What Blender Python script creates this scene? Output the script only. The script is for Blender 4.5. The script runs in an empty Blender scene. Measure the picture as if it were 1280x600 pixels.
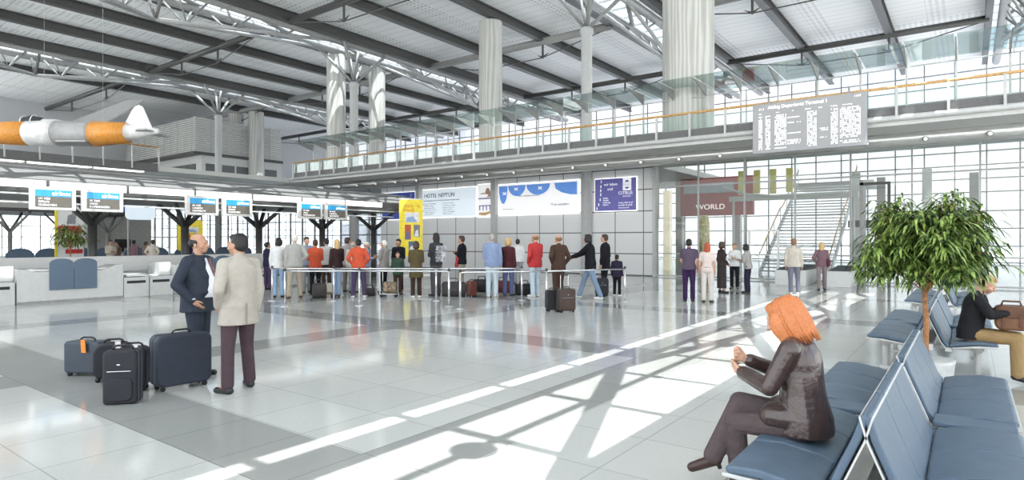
import bpy, math, random
import numpy as np
from mathutils import Vector, Matrix, Euler, Quaternion
random.seed(7)
PI = math.pi
SC = bpy.context.scene
COL = SC.collection

# ------------------------------------------------------------------ camera, sky, sun, exposure
YAW = math.atan2(570, 770)
EYE = 1.7
cam_d = bpy.data.cameras.new('camera'); cam = bpy.data.objects.new('camera', cam_d); COL.objects.link(cam)
cam_d.lens = 36 * 770 / 1280; cam_d.sensor_width = 36; cam_d.clip_start = 0.1; cam_d.clip_end = 400
cam_d.shift_y = 1 / 1280
cam.location = (0, 0, EYE); cam.rotation_euler = (PI / 2, 0, YAW)
SC.camera = cam
SC.view_settings.view_transform = 'Standard'; SC.view_settings.look = 'None'
SC.view_settings.gamma = 1; SC.view_settings.use_curve_mapping = False
SC.view_settings.exposure = 0.27

world = bpy.data.worlds.new('sky'); SC.world = world; world.use_nodes = True
wn = world.node_tree; wn.nodes.clear()
wo = wn.nodes.new('ShaderNodeOutputWorld'); wb = wn.nodes.new('ShaderNodeBackground')
tc = wn.nodes.new('ShaderNodeTexCoord'); wnz = wn.nodes.new('ShaderNodeTexNoise'); wr = wn.nodes.new('ShaderNodeValToRGB')
wnz.inputs['Scale'].default_value = 3.2; wnz.inputs['Detail'].default_value = 6
wr.color_ramp.elements[0].position = 0.42; wr.color_ramp.elements[0].color = (0.42, 0.63, 0.92, 1)
wr.color_ramp.elements[1].position = 0.58; wr.color_ramp.elements[1].color = (1, 1, 0.98, 1)
wn.links.new(tc.outputs['Generated'], wnz.inputs['Vector']); wn.links.new(wnz.outputs['Fac'], wr.inputs['Fac'])
sx_ = wn.nodes.new('ShaderNodeSeparateXYZ'); mr_ = wn.nodes.new('ShaderNodeMapRange'); mxc = wn.nodes.new('ShaderNodeMix'); mxc.data_type = 'RGBA'
wn.links.new(tc.outputs['Generated'], sx_.inputs[0]); wn.links.new(sx_.outputs[2], mr_.inputs[0]); mr_.inputs[1].default_value = .12; mr_.inputs[2].default_value = .35
mxc.inputs[6].default_value = (.98, .98, .965, 1); wn.links.new(mr_.outputs[0], mxc.inputs[0]); wn.links.new(wr.outputs['Color'], mxc.inputs[7])
wn.links.new(mxc.outputs[2], wb.inputs['Color']); wb.inputs["Strength"].default_value = 2.3
wn.links.new(wb.outputs[0], wo.inputs[0])

SUN_DX, SUN_DY, ROOF = -5.76, 2.2, 15.0          # shift of the sun's rays on their way down from the roof to the floor
sd = bpy.data.lights.new('sun', 'SUN'); sun = bpy.data.objects.new('sun', sd); COL.objects.link(sun)
sd.energy = 8.5; sd.angle = math.radians(0.2); sd.color = (1, 0.98, 0.93)
sun.rotation_euler = Vector((SUN_DX, SUN_DY, -ROOF)).to_track_quat('-Z', 'Y').to_euler()

def ground(px, py, z=0.0):
    """point of the place seen at a photo position, at height z"""
    t = px - 640; xc = -458 + .8037 * t; yc = 619 + .595 * t; zc = (EYE - z) / (py - 301)
    return Vector((xc * zc, yc * zc, z))

# ------------------------------------------------------------------ materials
MATS = {}
def nodes_of(m):
    m.use_nodes = True; nt = m.node_tree; return nt, nt.nodes['Principled BSDF']
def mat(name, col, rough=0.5, metal=0.0, noise=0.06, nscale=8.0, bump=0.0, bscale=60.0, spec=0.5, emis=None, estr=0.0, coat=0.0):
    if name in MATS: return MATS[name]
    m = bpy.data.materials.new(name); nt, b = nodes_of(m)
    tx = nt.nodes.new('ShaderNodeTexCoord'); nz = nt.nodes.new('ShaderNodeTexNoise'); nz.inputs['Scale'].default_value = nscale
    nz.inputs['Detail'].default_value = 4
    rp = nt.nodes.new('ShaderNodeValToRGB')
    c0 = [max(0, c * (1 - noise * 2)) for c in col]; c1 = [min(1, c * (1 + noise * 2)) for c in col]
    rp.color_ramp.elements[0].position = .3; rp.color_ramp.elements[1].position = .7
    rp.color_ramp.elements[0].color = (*c0, 1); rp.color_ramp.elements[1].color = (*c1, 1)
    nt.links.new(tx.outputs['Object'], nz.inputs['Vector']); nt.links.new(nz.outputs['Fac'], rp.inputs['Fac'])
    nt.links.new(rp.outputs['Color'], b.inputs['Base Color'])
    b.inputs['Roughness'].default_value = rough; b.inputs['Metallic'].default_value = metal
    b.inputs['Specular IOR Level'].default_value = spec; b.inputs['Coat Weight'].default_value = coat
    if emis: b.inputs['Emission Color'].default_value = (*emis, 1); b.inputs['Emission Strength'].default_value = estr
    if bump:
        n2 = nt.nodes.new('ShaderNodeTexNoise'); n2.inputs['Scale'].default_value = bscale; n2.inputs['Detail'].default_value = 3
        bp = nt.nodes.new('ShaderNodeBump'); bp.inputs['Strength'].default_value = bump; bp.inputs['Distance'].default_value = 0.02
        nt.links.new(tx.outputs['Object'], n2.inputs['Vector']); nt.links.new(n2.outputs['Fac'], bp.inputs['Height'])
        nt.links.new(bp.outputs['Normal'], b.inputs['Normal'])
    MATS[name] = m; return m
def cloth(name, col, noise=0.035, bump=0.5, bscale=22, rough=0.85, spec=0.25):
    return mat(name, col, rough, 0, noise, 14, bump, bscale, spec)
def glass(name, tint=(0.93, 0.97, 0.96), refl=0.6, ior=1.5):
    if name in MATS: return MATS[name]
    m = bpy.data.materials.new(name); m.use_nodes = True; nt = m.node_tree; nt.nodes.clear()
    o = nt.nodes.new('ShaderNodeOutputMaterial'); mx = nt.nodes.new('ShaderNodeMixShader')
    tr = nt.nodes.new('ShaderNodeBsdfTransparent'); gl = nt.nodes.new('ShaderNodeBsdfGlossy'); fr = nt.nodes.new('ShaderNodeFresnel')
    mu = nt.nodes.new('ShaderNodeMath'); mu.operation = 'MULTIPLY'; mu.inputs[1].default_value = refl
    fr.inputs['IOR'].default_value = ior; tr.inputs['Color'].default_value = (*tint, 1); gl.inputs['Roughness'].default_value = 0.02
    nt.links.new(fr.outputs[0], mu.inputs[0]); nt.links.new(mu.outputs[0], mx.inputs[0])
    nt.links.new(tr.outputs[0], mx.inputs[1]); nt.links.new(gl.outputs[0], mx.inputs[2]); nt.links.new(mx.outputs[0], o.inputs[0])
    MATS[name] = m; return m
def mathn(nt, op, a, b=None):
    n = nt.nodes.new('ShaderNodeMath'); n.operation = op
    for i, v in enumerate((a, b)):
        if v is None: continue
        if isinstance(v, (int, float)): n.inputs[i].default_value = v
        else: nt.links.new(v, n.inputs[i])
    return n.outputs[0]

STEEL_D = mat('grey steel beam paint', (0.068, 0.068, 0.065), 0.45)
STEEL_M = mat('mid grey steel paint', (0.3, 0.3, 0.29), 0.4)
STEEL_L = mat('light grey steel paint', (0.52, 0.53, 0.52), 0.35, noise=.03)
CHROME = mat('brushed steel', (0.72, 0.73, 0.74), 0.22, 0.9)
WHITE = mat('white lacquer', (0.82, 0.82, 0.8), 0.4, noise=.015)
OFFW = mat('pale grey laminate', (0.60, 0.61, 0.59), 0.4, noise=.02)
WOODRAIL = mat('golden beech handrail', (0.55, 0.33, 0.12), 0.4, nscale=20, noise=.15)
BLACK = mat('black rubber', (0.015, 0.015, 0.016), 0.5)
BLUE = mat('slate blue upholstery', (0.098, 0.142, 0.195), 0.42, noise=0.05, bump=0.04, bscale=200)
GLASS = glass('clear green glass', (0.9, 0.96, 0.94))
GLASS_CLEAR = glass('window glass', (0.95, 0.98, 1.0), 0.45)
GLASS_GREEN = glass('greenish canopy glass', (0.88, 0.95, 0.93), 0.6)
LAMP = mat('fluorescent diffuser', (1, 1, 1), 0.4, emis=(1, 1, 0.98), estr=1.25)
DARKF = mat('dark grey fascia', (0.13, 0.13, 0.13), 0.5)

# ------------------------------------------------------------------ mesh building
class MB:
    """collects boxes, tubes and lofts; build() links them as one mesh object"""
    def __init__(s): s.v = []; s.f = []
    def add(s, vs, fs):
        o = len(s.v); s.v += [tuple(v) for v in vs]; s.f += [tuple(i + o for i in f) for f in fs]; return s
    def box(s, x0, x1, y0, y1, z0, z1, M=None):
        vs = [Vector(p) for p in ((x0,y0,z0),(x1,y0,z0),(x1,y1,z0),(x0,y1,z0),(x0,y0,z1),(x1,y0,z1),(x1,y1,z1),(x0,y1,z1))]
        if M: vs = [M @ v for v in vs]
        return s.add(vs, [(0,3,2,1),(4,5,6,7),(0,1,5,4),(1,2,6,5),(2,3,7,6),(3,0,4,7)])
    def tube(s, pts, r, n=8, cap=True, sx=1.0):
        pts = [Vector(p) for p in pts]; rs = r if isinstance(r, (list, tuple)) else [r] * len(pts)
        vs = []; fs = []; prev = None
        for i, p in enumerate(pts):
            d = (pts[min(i+1, len(pts)-1)] - pts[max(i-1, 0)]).normalized()
            if prev is None:
                a = Vector((0,0,1)) if abs(d.z) < .9 else Vector((1,0,0)); u = d.cross(a).normalized()
            else: u = (prev - d * prev.dot(d)).normalized()
            prev = u; w = d.cross(u)
            for k in range(n):
                t = 2 * PI * k / n + (PI / 4 if n == 4 else 0); vs.append(p + u * math.cos(t) * rs[i] * sx + w * math.sin(t) * rs[i])
        for i in range(len(pts) - 1):
            for k in range(n): fs.append((i*n+k, i*n+(k+1)%n, (i+1)*n+(k+1)%n, (i+1)*n+k))
        if cap: fs.append(tuple(range(n-1, -1, -1))); fs.append(tuple(range((len(pts)-1)*n, len(pts)*n)))
        return s.add(vs, fs)
    def lathe(s, c, prof, n=24):
        c = Vector(c); vs = []; fs = []
        for r, z in prof:
            for k in range(n): t = 2*PI*k/n; vs.append(c + Vector((r*math.cos(t), r*math.sin(t), z)))
        for i in range(len(prof)-1):
            for k in range(n): fs.append((i*n+k, i*n+(k+1)%n, (i+1)*n+(k+1)%n, (i+1)*n+k))
        fs.append(tuple(range(n-1,-1,-1))); fs.append(tuple(range((len(prof)-1)*n, len(prof)*n)))
        return s.add(vs, fs)
    def prism(s, poly, axis, a, b):
        """extrude a polygon; axis 'x': poly is (y,z); 'y': (x,z); 'z': (x,y)"""
        def P(p, t): return {'x': (t, p[0], p[1]), 'y': (p[0], t, p[1]), 'z': (p[0], p[1], t)}[axis]
        n = len(poly); vs = [P(p, a) for p in poly] + [P(p, b) for p in poly]
        fs = [tuple(range(n)), tuple(range(2*n-1, n-1, -1))] + [(i, i+n, (i+1)%n+n, (i+1)%n) for i in range(n)]
        return s.add(vs, fs)
    def build(s, name, m, parent=None, smooth=False, bevel=0.0, seg=2, loc=None):
        me = bpy.data.meshes.new(name); me.from_pydata(s.v, [], s.f); me.update()
        fix_normals(me)
        return link(name, me, m, parent, smooth, bevel, seg, loc)
import bmesh
def fix_normals(me):
    bm = bmesh.new(); bm.from_mesh(me); bmesh.ops.recalc_face_normals(bm, faces=bm.faces); bm.to_mesh(me); bm.free()
def link(name, me, m, parent=None, smooth=False, bevel=0.0, seg=2, loc=None):
    o = bpy.data.objects.new(name, me); COL.objects.link(o)
    if m and not me.materials: me.materials.append(m)
    if smooth:
        for p in me.polygons: p.use_smooth = True
    if bevel:
        b = o.modifiers.new('bevel', 'BEVEL'); b.width = bevel; b.segments = seg; b.limit_method = 'ANGLE'; b.angle_limit = math.radians(35)
        for p in me.polygons: p.use_smooth = True
        w = o.modifiers.new('wn', 'WEIGHTED_NORMAL')
    if parent: o.parent = parent
    if loc: o.location = loc
    return o
def tag(o, label, cat, group=None, kind=None):
    o['label'] = label; o['category'] = cat
    if group: o['group'] = group
    if kind: o['kind'] = kind
    return o
def thing(name, label, cat, loc=(0,0,0), rz=0, group=None):
    o = bpy.data.objects.new(name, None); COL.objects.link(o); o.location = loc; o.rotation_euler = (0,0,rz)
    o.empty_display_size = .2
    return tag(o, label, cat, group)
def struct(o): o['kind'] = 'structure'; return o
def copy_tree(o, parent=None):
    c = o.copy(); COL.objects.link(c); c.parent = parent
    for ch in [x for x in CH.get(o.name, list(o.children))]: copy_tree(ch, c)
    return c
CH = {}
def text_mesh(s, size, ext=0.004, align='LEFT', bold=0.0, sx=1.0):
    cu = bpy.data.curves.new('lettering', 'FONT'); cu.body = s; cu.size = size; cu.extrude = ext; cu.align_x = align; cu.offset = bold
    o = bpy.data.objects.new('lettering', cu); COL.objects.link(o)
    dg = bpy.context.evaluated_depsgraph_get(); me = bpy.data.meshes.new_from_object(o.evaluated_get(dg))
    COL.objects.unlink(o); bpy.data.objects.remove(o)
    if sx != 1.0:
        for v in me.vertices: v.co.x *= sx
    me.materials.clear()
    return me
def put_text(name, s, size, loc, rot, m, parent, align='LEFT', bold=0.0, sx=1.0, ext=0.004):
    me = text_mesh(s, size, ext, align, bold, sx)
    o = link(name, me, m, parent); o.location = loc; o.rotation_euler = rot; return o
# ------------------------------------------------------------------ floor
def floor_mat():
    m = bpy.data.materials.new('polished stone tile floor'); nt, b = nodes_of(m)
    g = nt.nodes.new('ShaderNodeNewGeometry'); sp = nt.nodes.new('ShaderNodeSeparateXYZ'); nt.links.new(g.outputs['Position'], sp.inputs[0])
    X, Y = sp.outputs[0], sp.outputs[1]
    def stripe(c, off, per, w):
        s = mathn(nt, 'SUBTRACT', c, off); f = mathn(nt, 'FRACT', mathn(nt, 'ADD', mathn(nt, 'DIVIDE', s, per), 100.0))
        return mathn(nt, 'LESS_THAN', f, w / per)
    band = mathn(nt, 'MAXIMUM', stripe(X, -9.72, 5.83, .82), stripe(Y, 8.25, 6.25 - .42, .82))
    T = 5.83 / 7
    line = mathn(nt, 'MAXIMUM', stripe(X, -9.72, T, .012), stripe(Y, 8.25, T, .012))
    wn_ = nt.nodes.new('ShaderNodeTexWhiteNoise'); wn_.noise_dimensions = '2D'
    cx = mathn(nt, 'FLOOR', mathn(nt, 'DIVIDE', mathn(nt, 'SUBTRACT', X, -9.72), T)); cy = mathn(nt, 'FLOOR', mathn(nt, 'DIVIDE', mathn(nt, 'SUBTRACT', Y, 8.25), T))
    cb = nt.nodes.new('ShaderNodeCombineXYZ'); nt.links.new(cx, cb.inputs[0]); nt.links.new(cy, cb.inputs[1]); nt.links.new(cb.outputs[0], wn_.inputs['Vector'])
    nz = nt.nodes.new('ShaderNodeTexNoise'); nz.inputs['Scale'].default_value = 30; nz.inputs['Detail'].default_value = 6; nt.links.new(g.outputs['Position'], nz.inputs['Vector'])
    val = mathn(nt, 'ADD', 0.52, mathn(nt, 'MULTIPLY', wn_.outputs[0], 0.03))
    val = mathn(nt, 'ADD', val, mathn(nt, 'MULTIPLY', nz.outputs[0], 0.07))
    val = mathn(nt, 'MULTIPLY', val, mathn(nt, 'SUBTRACT', 1.0, mathn(nt, 'MULTIPLY', band, 0.40)))
    val = mathn(nt, 'MULTIPLY', val, mathn(nt, 'SUBTRACT', 1.0, mathn(nt, 'MULTIPLY', line, 0.30)))
    cc = nt.nodes.new('ShaderNodeCombineColor')
    nt.links.new(val, cc.inputs[0]); nt.links.new(val, cc.inputs[1]); nt.links.new(mathn(nt, 'MULTIPLY', val, 0.935), cc.inputs[2])
    nt.links.new(cc.outputs[0], b.inputs['Base Color'])
    b.inputs['Roughness'].default_value = 0.09; b.inputs['Specular IOR Level'].default_value = 0.25
    return m
X0, X1, Y0, Y1 = -73, 16, -9, 57
struct(MB().box(X0, X1, Y0, Y1, -.2, 0).build('floor', floor_mat()))
ap = MB().box(-260, 220, -120, 260, -.5, -.21).build('ground', mat('outdoor concrete apron', (.86, .85, .82), .8)); struct(ap)

# ------------------------------------------------------------------ roof
def ceil_mat():
    m = bpy.data.materials.new('perforated metal ceiling panels'); nt, b = nodes_of(m)
    g = nt.nodes.new('ShaderNodeNewGeometry'); sp = nt.nodes.new('ShaderNodeSeparateXYZ'); nt.links.new(g.outputs['Position'], sp.inputs[0])
    X, Y = sp.outputs[0], sp.outputs[1]
    def fr(c, per, off=0): return mathn(nt, 'FRACT', mathn(nt, 'ADD', mathn(nt, 'DIVIDE', mathn(nt, 'SUBTRACT', c, off), per), 100))
    seam = mathn(nt, 'LESS_THAN', fr(Y, .75), .07)
    perf = mathn(nt, 'MULTIPLY', mathn(nt, 'LESS_THAN', fr(X, .3), .5), mathn(nt, 'LESS_THAN', fr(Y, .3), .5))
    # perforated service bands along both beams of a field
    band = mathn(nt, 'MAXIMUM', mathn(nt, 'LESS_THAN', fr(X, 6.0, -15.7 + 1.7), .16), mathn(nt, 'LESS_THAN', fr(Y, 12.0, 9.5), .10))
    v = mathn(nt, 'SUBTRACT', 0.93, mathn(nt, 'MULTIPLY', seam, 0.28))
    v = mathn(nt, 'SUBTRACT', v, mathn(nt, 'MULTIPLY', mathn(nt, 'MULTIPLY', band, perf), 0.30))
    cc = nt.nodes.new('ShaderNodeCombineColor')
    for i in range(3): nt.links.new(v, cc.inputs[i])
    nt.links.new(cc.outputs[0], b.inputs['Base Color']); b.inputs['Roughness'].default_value = .45
    return m
SKY = [-15.7 + 18.2 * k for k in (-2, -1, 0, 1)]       # centre lines of the glazed strips: -52.1, -33.9, -15.7, 2.5
SKY[3] = 2.6
cm = MB(); edges = [X0] + [e for s in SKY for e in (s - 1.5, s + 1.5)] + [X1]
for a, b_ in zip(edges[0::2], edges[1::2]): cm.box(a, b_, Y0, Y1, 15.25, 15.5)
struct(cm.build('ceiling', ceil_mat()))
def beam(x, w=.34, h=.62, z=14.95):
    b = MB()
    b.box(x-w/2, x+w/2, Y0, Y1, z-h/2, z-h/2+.06).box(x-w/2, x+w/2, Y0, Y1, z+h/2-.06, z+h/2).box(x-.06, x+.06, Y0, Y1, z-h/2+.05, z+h/2-.05)
    return b
for i, s in enumerate(SKY):
    where = ['far left', 'left', 'middle', 'right'][i]
    for sg in (-1, 1):
        # the tubes beside the glass
        tag(beam(s + sg*1.62).build('roof_beam', STEEL_D), 'dark steel roof girder along the %s edge of the %s glazed strip' % ('left' if sg < 0 else 'right', where), 'roof beam', 'girders beside the glazed roof strips')
        if X0 < s + sg*6.6 < X1:
            tag(beam(s + sg*6.6, .42, .55).build('roof_beam', STEEL_D), 'dark steel roof girder halfway between glazed strips, %s of the %s strip' % ('left' if sg < 0 else 'right', where), 'roof beam', 'girders between the glazed roof strips')
    w = struct(bpy.data.objects.new('window_%d' % (i + 1), None)); COL.objects.link(w)
    MB().box(s-1.48, s+1.48, Y0, Y1, 15.42, 15.44).build('pane', GLASS_CLEAR, w)
    fr = MB()
    y = Y0
    while y < Y1: fr.box(s-1.48, s+1.48, y, y+.11, 15.32, 15.42); y += 1.55
    fr.build('glazing_bar', STEEL_L, w)
    # lens truss under the strip
    t = thing('roof_truss', 'tubular steel lens truss under the %s glazed roof strip' % where, 'roof truss', (0,0,0), 0, 'trusses under the glazed roof strips')
    ch = MB()
    for sg in (-1, 1): ch.tube([(s+sg*.95, Y0, 14.75), (s+sg*.95, Y1, 14.75)], .26, 10)
    ch.build('top_chord', STEEL_M, t, True)
    trees = [1.7, 27.7, 53.7]; lo = MB()
    for ty in trees:
        for d in (-1, 1):
            mid = ty + 13*d
            if mid < Y0 - 8 or mid > Y1 + 8: continue
            P0 = Vector((s, ty + 2.6*d, 14.6)); P1 = Vector((s, mid, 13.2))
            for sg in (-1, 1):
                a = Vector((s+sg*.95, ty+2.2*d, 14.7)); lo.tube([a, P1], .11, 8)
                for f in (.35, .62, .86):
                    q = a.lerp(P1, f); MB().tube([(s+sg*.95, q.y + .9*d, 14.75), q, (s+sg*.95, q.y - .9*d, 14.75)], .07, 6).build('diagonal', STEEL_M, t, True)
                MB().tube([P1, (s+sg*.95, mid, 14.75)], .09, 6).build('diagonal', STEEL_M, t, True)
    lo.build('bottom_chord', mat('truss grey paint', (.4,.4,.39), .4), t, True)
    # parallel truss diagonals, placed for the shadow bands they cast on the floor
    for k in range(-2, 9):
        a = 1.4 + 5.8*k
        if a > Y0 and a + 4.4 < Y1: MB().tube([(s+.85, a, 14.9), (s-.85, a+4.4, 14.9)], .13, 8).build('truss_diagonal', STEEL_M, t, True)
    sl = MB().box(s-.02, s+.06, Y0, Y1, 15.2, 15.28)  # centre bar with nodes, added for its thin shadow line on the floor
    for k in range(7): sl.lathe((s+.02, 1.6+6.3*k-6.3, 15.15), [(.02,0),(.2,.04),(.2,.1),(.02,.12)], 16)
    sl.build('centre_bar', STEEL_M, t)
for y in (9.5, 21.5, 33.5, 45.5):
    for k in range(len(SKY)+1):
        a = X0 + .5 if k == 0 else SKY[k-1] + 1.6; b_ = X1 if k == len(SKY) else SKY[k] - 1.6
        if k == 0: a = X0
        t = thing('tie_beam', 'grey steel cross tube with a tie rod slung below it, %s of the cross lines, field %s' % (
            ['first', 'second', 'third', 'fourth'][int((y-9.5)/12)], ['at the left wall', 'second from left', 'third from left', 'left of the departure board', 'at the right'][k]), 'roof beam', (0,0,0), 0, 'cross ties of the roof')
        MB().tube([(a, y, 14.7), (b_, y, 14.7)], .2 if y != 33.5 else .24, 10).build('tube', STEEL_D if y != 33.5 else STEEL_M, t, True)
        xs = [SKY[min(k, 3)] - 6.6, (SKY[k-1] if k else X0) + 6.6]
        xs = sorted(x for x in xs if a < x < b_)
        if len(xs) == 2:
            st = MB(); rd = MB()
            for x in xs:
                st.tube([(x, y, 14.7), (x, y, 13.7)], .07, 6); st.prism([(x-.45, 13.9), (x, 13.58), (x+.45, 13.9), (x, 13.72)], 'y', y-.03, y+.03)
            rd.tube([(a+.1, y, 14.6), (xs[0], y, 13.65), (xs[1], y, 13.65), (b_-.1, y, 14.6)], .035, 6)
            st.build('strut', STEEL_D, t); rd.build('tie_rod', STEEL_D, t)
# tree columns
def tree_column(x, y, where):
    t = thing('tree_column', where, 'column', (x, y, 0), 0, 'branching steel roof columns')
    MB().lathe((0,0,0), [(.36,0),(.36,.05),(.28,.08),(.28,12.2),(.34,12.25),(.34,12.5),(.2,12.6)], 20).build('shaft', STEEL_L, t, True)
    for sx in (-1, 1):
        for sy in (-1, 1):
            MB().tube([(0,0,12.45), (sx*1.35, sy*1.9, 14.75)], [.08,.12], 8).build('branch', STEEL_M, t, True)
        MB().tube([(0,0,12.45), (sx*.5, 0, 14.75)], [.07,.1], 8).build('branch', STEEL_M, t, True)
    return t
tree_column(-15.65, 27.55, 'slender grey round column with branching top beside the purple poster, rising past the gallery')
tree_column(-33.9, 27.55, 'slender grey column with branching top in front of two marbled columns')
tree_column(-52.1, 27.7, 'slender grey column with branching top in front of the white louvred box')
tree_column(2.6, 27.7, 'grey branching column at the right edge behind the gallery canopy')
# marbled cylinders
def marble_mat():
    m = bpy.data.materials.new('veined grey marble veneer'); nt, b = nodes_of(m)
    tx = nt.nodes.new('ShaderNodeTexCoord'); mp = nt.nodes.new('ShaderNodeMapping'); mp.inputs['Scale'].default_value = (1.4, 1.4, .12)
    wv = nt.nodes.new('ShaderNodeTexWave'); wv.inputs['Scale'].default_value = 1.3; wv.inputs['Distortion'].default_value = 9; wv.inputs['Detail'].default_value = 3; wv.inputs['Detail Scale'].default_value = 1.2
    rp = nt.nodes.new('ShaderNodeValToRGB')
    rp.color_ramp.elements[0].color = (.43,.43,.40,1); rp.color_ramp.elements[1].color = (.62,.62,.59,1)
    nt.links.new(tx.outputs['Object'], mp.inputs[0]); nt.links.new(mp.outputs[0], wv.inputs['Vector']); nt.links.new(wv.outputs['Fac'], rp.inputs[0]); nt.links.new(rp.outputs[0], b.inputs['Base Color'])
    b.inputs['Roughness'].default_value = .3
    return m
MARBLE = marble_mat()
def cyl(px, D, r, z0, z1, label):
    t_ = px - 640; x = (-458 + .8037*t_) * D/770; y = (619 + .595*t_) * D/770
    o = MB().lathe((0,0,0), [(r*.98,0),(r,.04),(r,z1-z0-.04),(r*.98,z1-z0)], 40).build('marbled_column', MARBLE, None, True); o.location = (x, y, z0)
    tag(o, label, 'column', 'marbled round columns'); return o
cyl(860, 25.1, 1.02, 5.56, 15.2, 'huge grey veined round column standing on the gallery left of the departure board')
cyl(613, 36.4, .69, 5.56, 14.6, 'grey veined round column rising above the gap between the hotel poster and the mountain poster')
cyl(420, 42.8, .64, 5.56, 14.6, 'veined round column left of the slender branching column')
cyl(471, 45.9, .60, 5.56, 14.6, 'veined round column just right of the slender branching column')
cyl(320, 61, .72, 5.56, 14.4, 'distant veined round column above the right end of the louvred box')
cyl(295, 62, .72, 5.56, 14.4, 'distant veined round column above the middle of the louvred box')

# ------------------------------------------------------------------ gallery across the hall
YG, YW = 22.3, 27.7
g = MB().box(X0, -12, YG+.02, 40, 5.26, 5.56).box(-12, X1, YG+.02, 28.6, 5.26, 5.56).box(-9.2, -4.5, 42.2, 47, 5.1, 5.35)
struct(g.build('trim_1', mat('gallery slab plaster', (.6,.6,.585), .5, noise=.02)))
struct(MB().box(-33, X1, YG-.05, YG+.02, 5.5, 5.82).build('trim_2', DARKF))
struct(MB().tube([(-33.0, YG-.08, 5.47), (X1, YG-.08, 5.47)], .09, 10).build('trim_3', STEEL_L, None, True))
struct(MB().tube([(-33.0, 24.2, 5.1), (X1, 24.2, 5.1)], .26, 16).build('trim_4', mat('satin metal duct', (.6,.6,.58), .25, .6, noise=.02), None, True))
x = X1 - .6; i = 0
while x > -32.5:
    sp_ = thing('spotlight', 'small round spotlight on the long tube under the gallery', 'spotlight', (x, 23.97, 5.02), 0, 'spotlights under the gallery')
    MB().tube([(0,.05,0),(0,-.06,-.03)], [.07,.085], 12).build('housing', STEEL_M, sp_, True)
    MB().tube([(0,-.06,-.03),(0,-.075,-.034)], [.055,.055], 12).build('lens', mat('spotlight lens', (1,1,.95), .3, emis=(1,.97,.9), estr=.5), sp_)
    x -= 1.65
rl = thing('gallery_railing', 'glass gallery railing with grey posts and a golden wooden handrail', 'railing')
MB().tube([(-33.1, YG-.1, 6.42), (X1, YG-.1, 6.42)], .045, 10).build('handrail', WOODRAIL, rl, True)
MB().box(-33.0, X1, YG-.03, YG-.015, 5.84, 6.34).build('glass_panel', GLASS, rl)
x = .84
while x < X1: x += 1.3
while x > -33.0:
    MB().box(x-.035, x+.035, YG-.16, YG-.06, 5.42, 6.4).build('post', STEEL_L, rl); x -= 1.3
cn = thing('glass_canopy', 'glass sound canopy on tall thin posts with triangular brackets along the gallery', 'canopy')
x = 23.5*(-11.8/949)
while x < X1: x += 1.3
gp_ = MB(); k = 0
while x > -33.0:
    MB().box(x-.03, x+.03, 23.47, 23.53, 5.56, 7.7).build('post', STEEL_L, cn)
    MB().prism([(23.5, 7.68), (23.5, 7.25), (22.15, 7.66)], 'x', x-.02, x+.02).build('bracket', STEEL_M, cn)
    gp_.box(x+.04, x+1.26, 22.0, 24.6, 7.70, 7.715)
    x -= 1.3; k += 1
gp_.build('glass_panel', GLASS_GREEN, cn)
r_ = MB()
for z in (7.3, 6.7): r_.tube([(-33.0, 23.56, z), (X1, 23.56, z)], .025, 6)
r_.build('rail', STEEL_L, cn)
# left arm of the gallery
GX = -33.2
struct(MB().box(X0, GX, Y0, 22.0, 5.26, 5.5).build('trim_5', OFFW))
struct(MB().box(GX, GX+.06, Y0, 14.5, 5.2, 5.62).build('trim_6', DARKF))
rl2 = thing('gallery_railing', 'railing with thin posts along the left gallery behind the hanging aeroplane', 'railing')
MB().tube([(GX+.1, Y0, 6.45), (GX+.1, 14.5, 6.45)], .04, 8).build('handrail', WOODRAIL, rl2, True)
y = -8
while y < 14.6: MB().box(GX+.08, GX+.13, y-.03, y+.03, 5.3, 6.42).build('post', STEEL_L, rl2); y += 1.25
y = 5
for (a, b_) in ((4, 6.1), (6.3, 9.0), (9.2, 11.6), (11.8, 13.9)):
    l = MB().box(GX-.5, GX-.1, a, b_, 5.16, 5.24).build('strip_light', LAMP); tag(l, 'long thin strip light under the left gallery edge', 'light', 'strip lights under the left gallery')
# ------------------------------------------------------------------ louvred box building
lb = thing('louvred_box', 'white louvred plant room box over a dark windowed shop front at the far left', 'building')
LV = mat('white louvre blades', (.86,.86,.84), .4)
bx, by, bx2, by2 = -57, 28.1, -71.5, 37.0
MB().box(bx2, bx-.2, by+.2, by2, 9.9, 13.1).build('core', STEEL_L, lb)
lv = MB(); z = 9.95
while z < 13.1:
    lv.prism([(by-.02, z), (by+.18, z+.13), (by+.18, z+.16), (by-.02, z+.03)], 'x', bx2, bx)
    lv.prism([(bx+.02, z), (bx-.18, z+.13), (bx-.18, z+.16), (bx+.02, z+.03)], 'y', by, by2); z += .2
lv.build('louvre', LV, lb)
fr = MB()
for xx in np.arange(bx2, bx+.1, 1.4): fr.box(xx-.02, xx+.02, by-.05, by, 9.9, 13.15)
for yy in np.arange(by, by2+.1, 1.5): fr.box(bx, bx+.05, yy-.02, yy+.02, 9.9, 13.15)
fr.build('frame', STEEL_L, lb)
MB().box(bx2, bx+.25, by-.25, by2, 9.65, 9.9).build('base', STEEL_D, lb)
MB().box(bx2, bx, by+.6, by2, 5.56, 9.65).build('shop_wall', OFFW, lb)
wd = MB()
for k in range(9): wd.box(-70.0+1.35*k, -68.8+1.35*k, by+.5, by+.6, 7.2, 8.9)
for k in range(5): wd.box(bx, bx+.06, by+1+1.5*k, by+2.3+1.5*k, 7.0, 8.9)
wd.build('window', mat('dark shop glazing', (.12,.13,.13), .1), lb)
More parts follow.
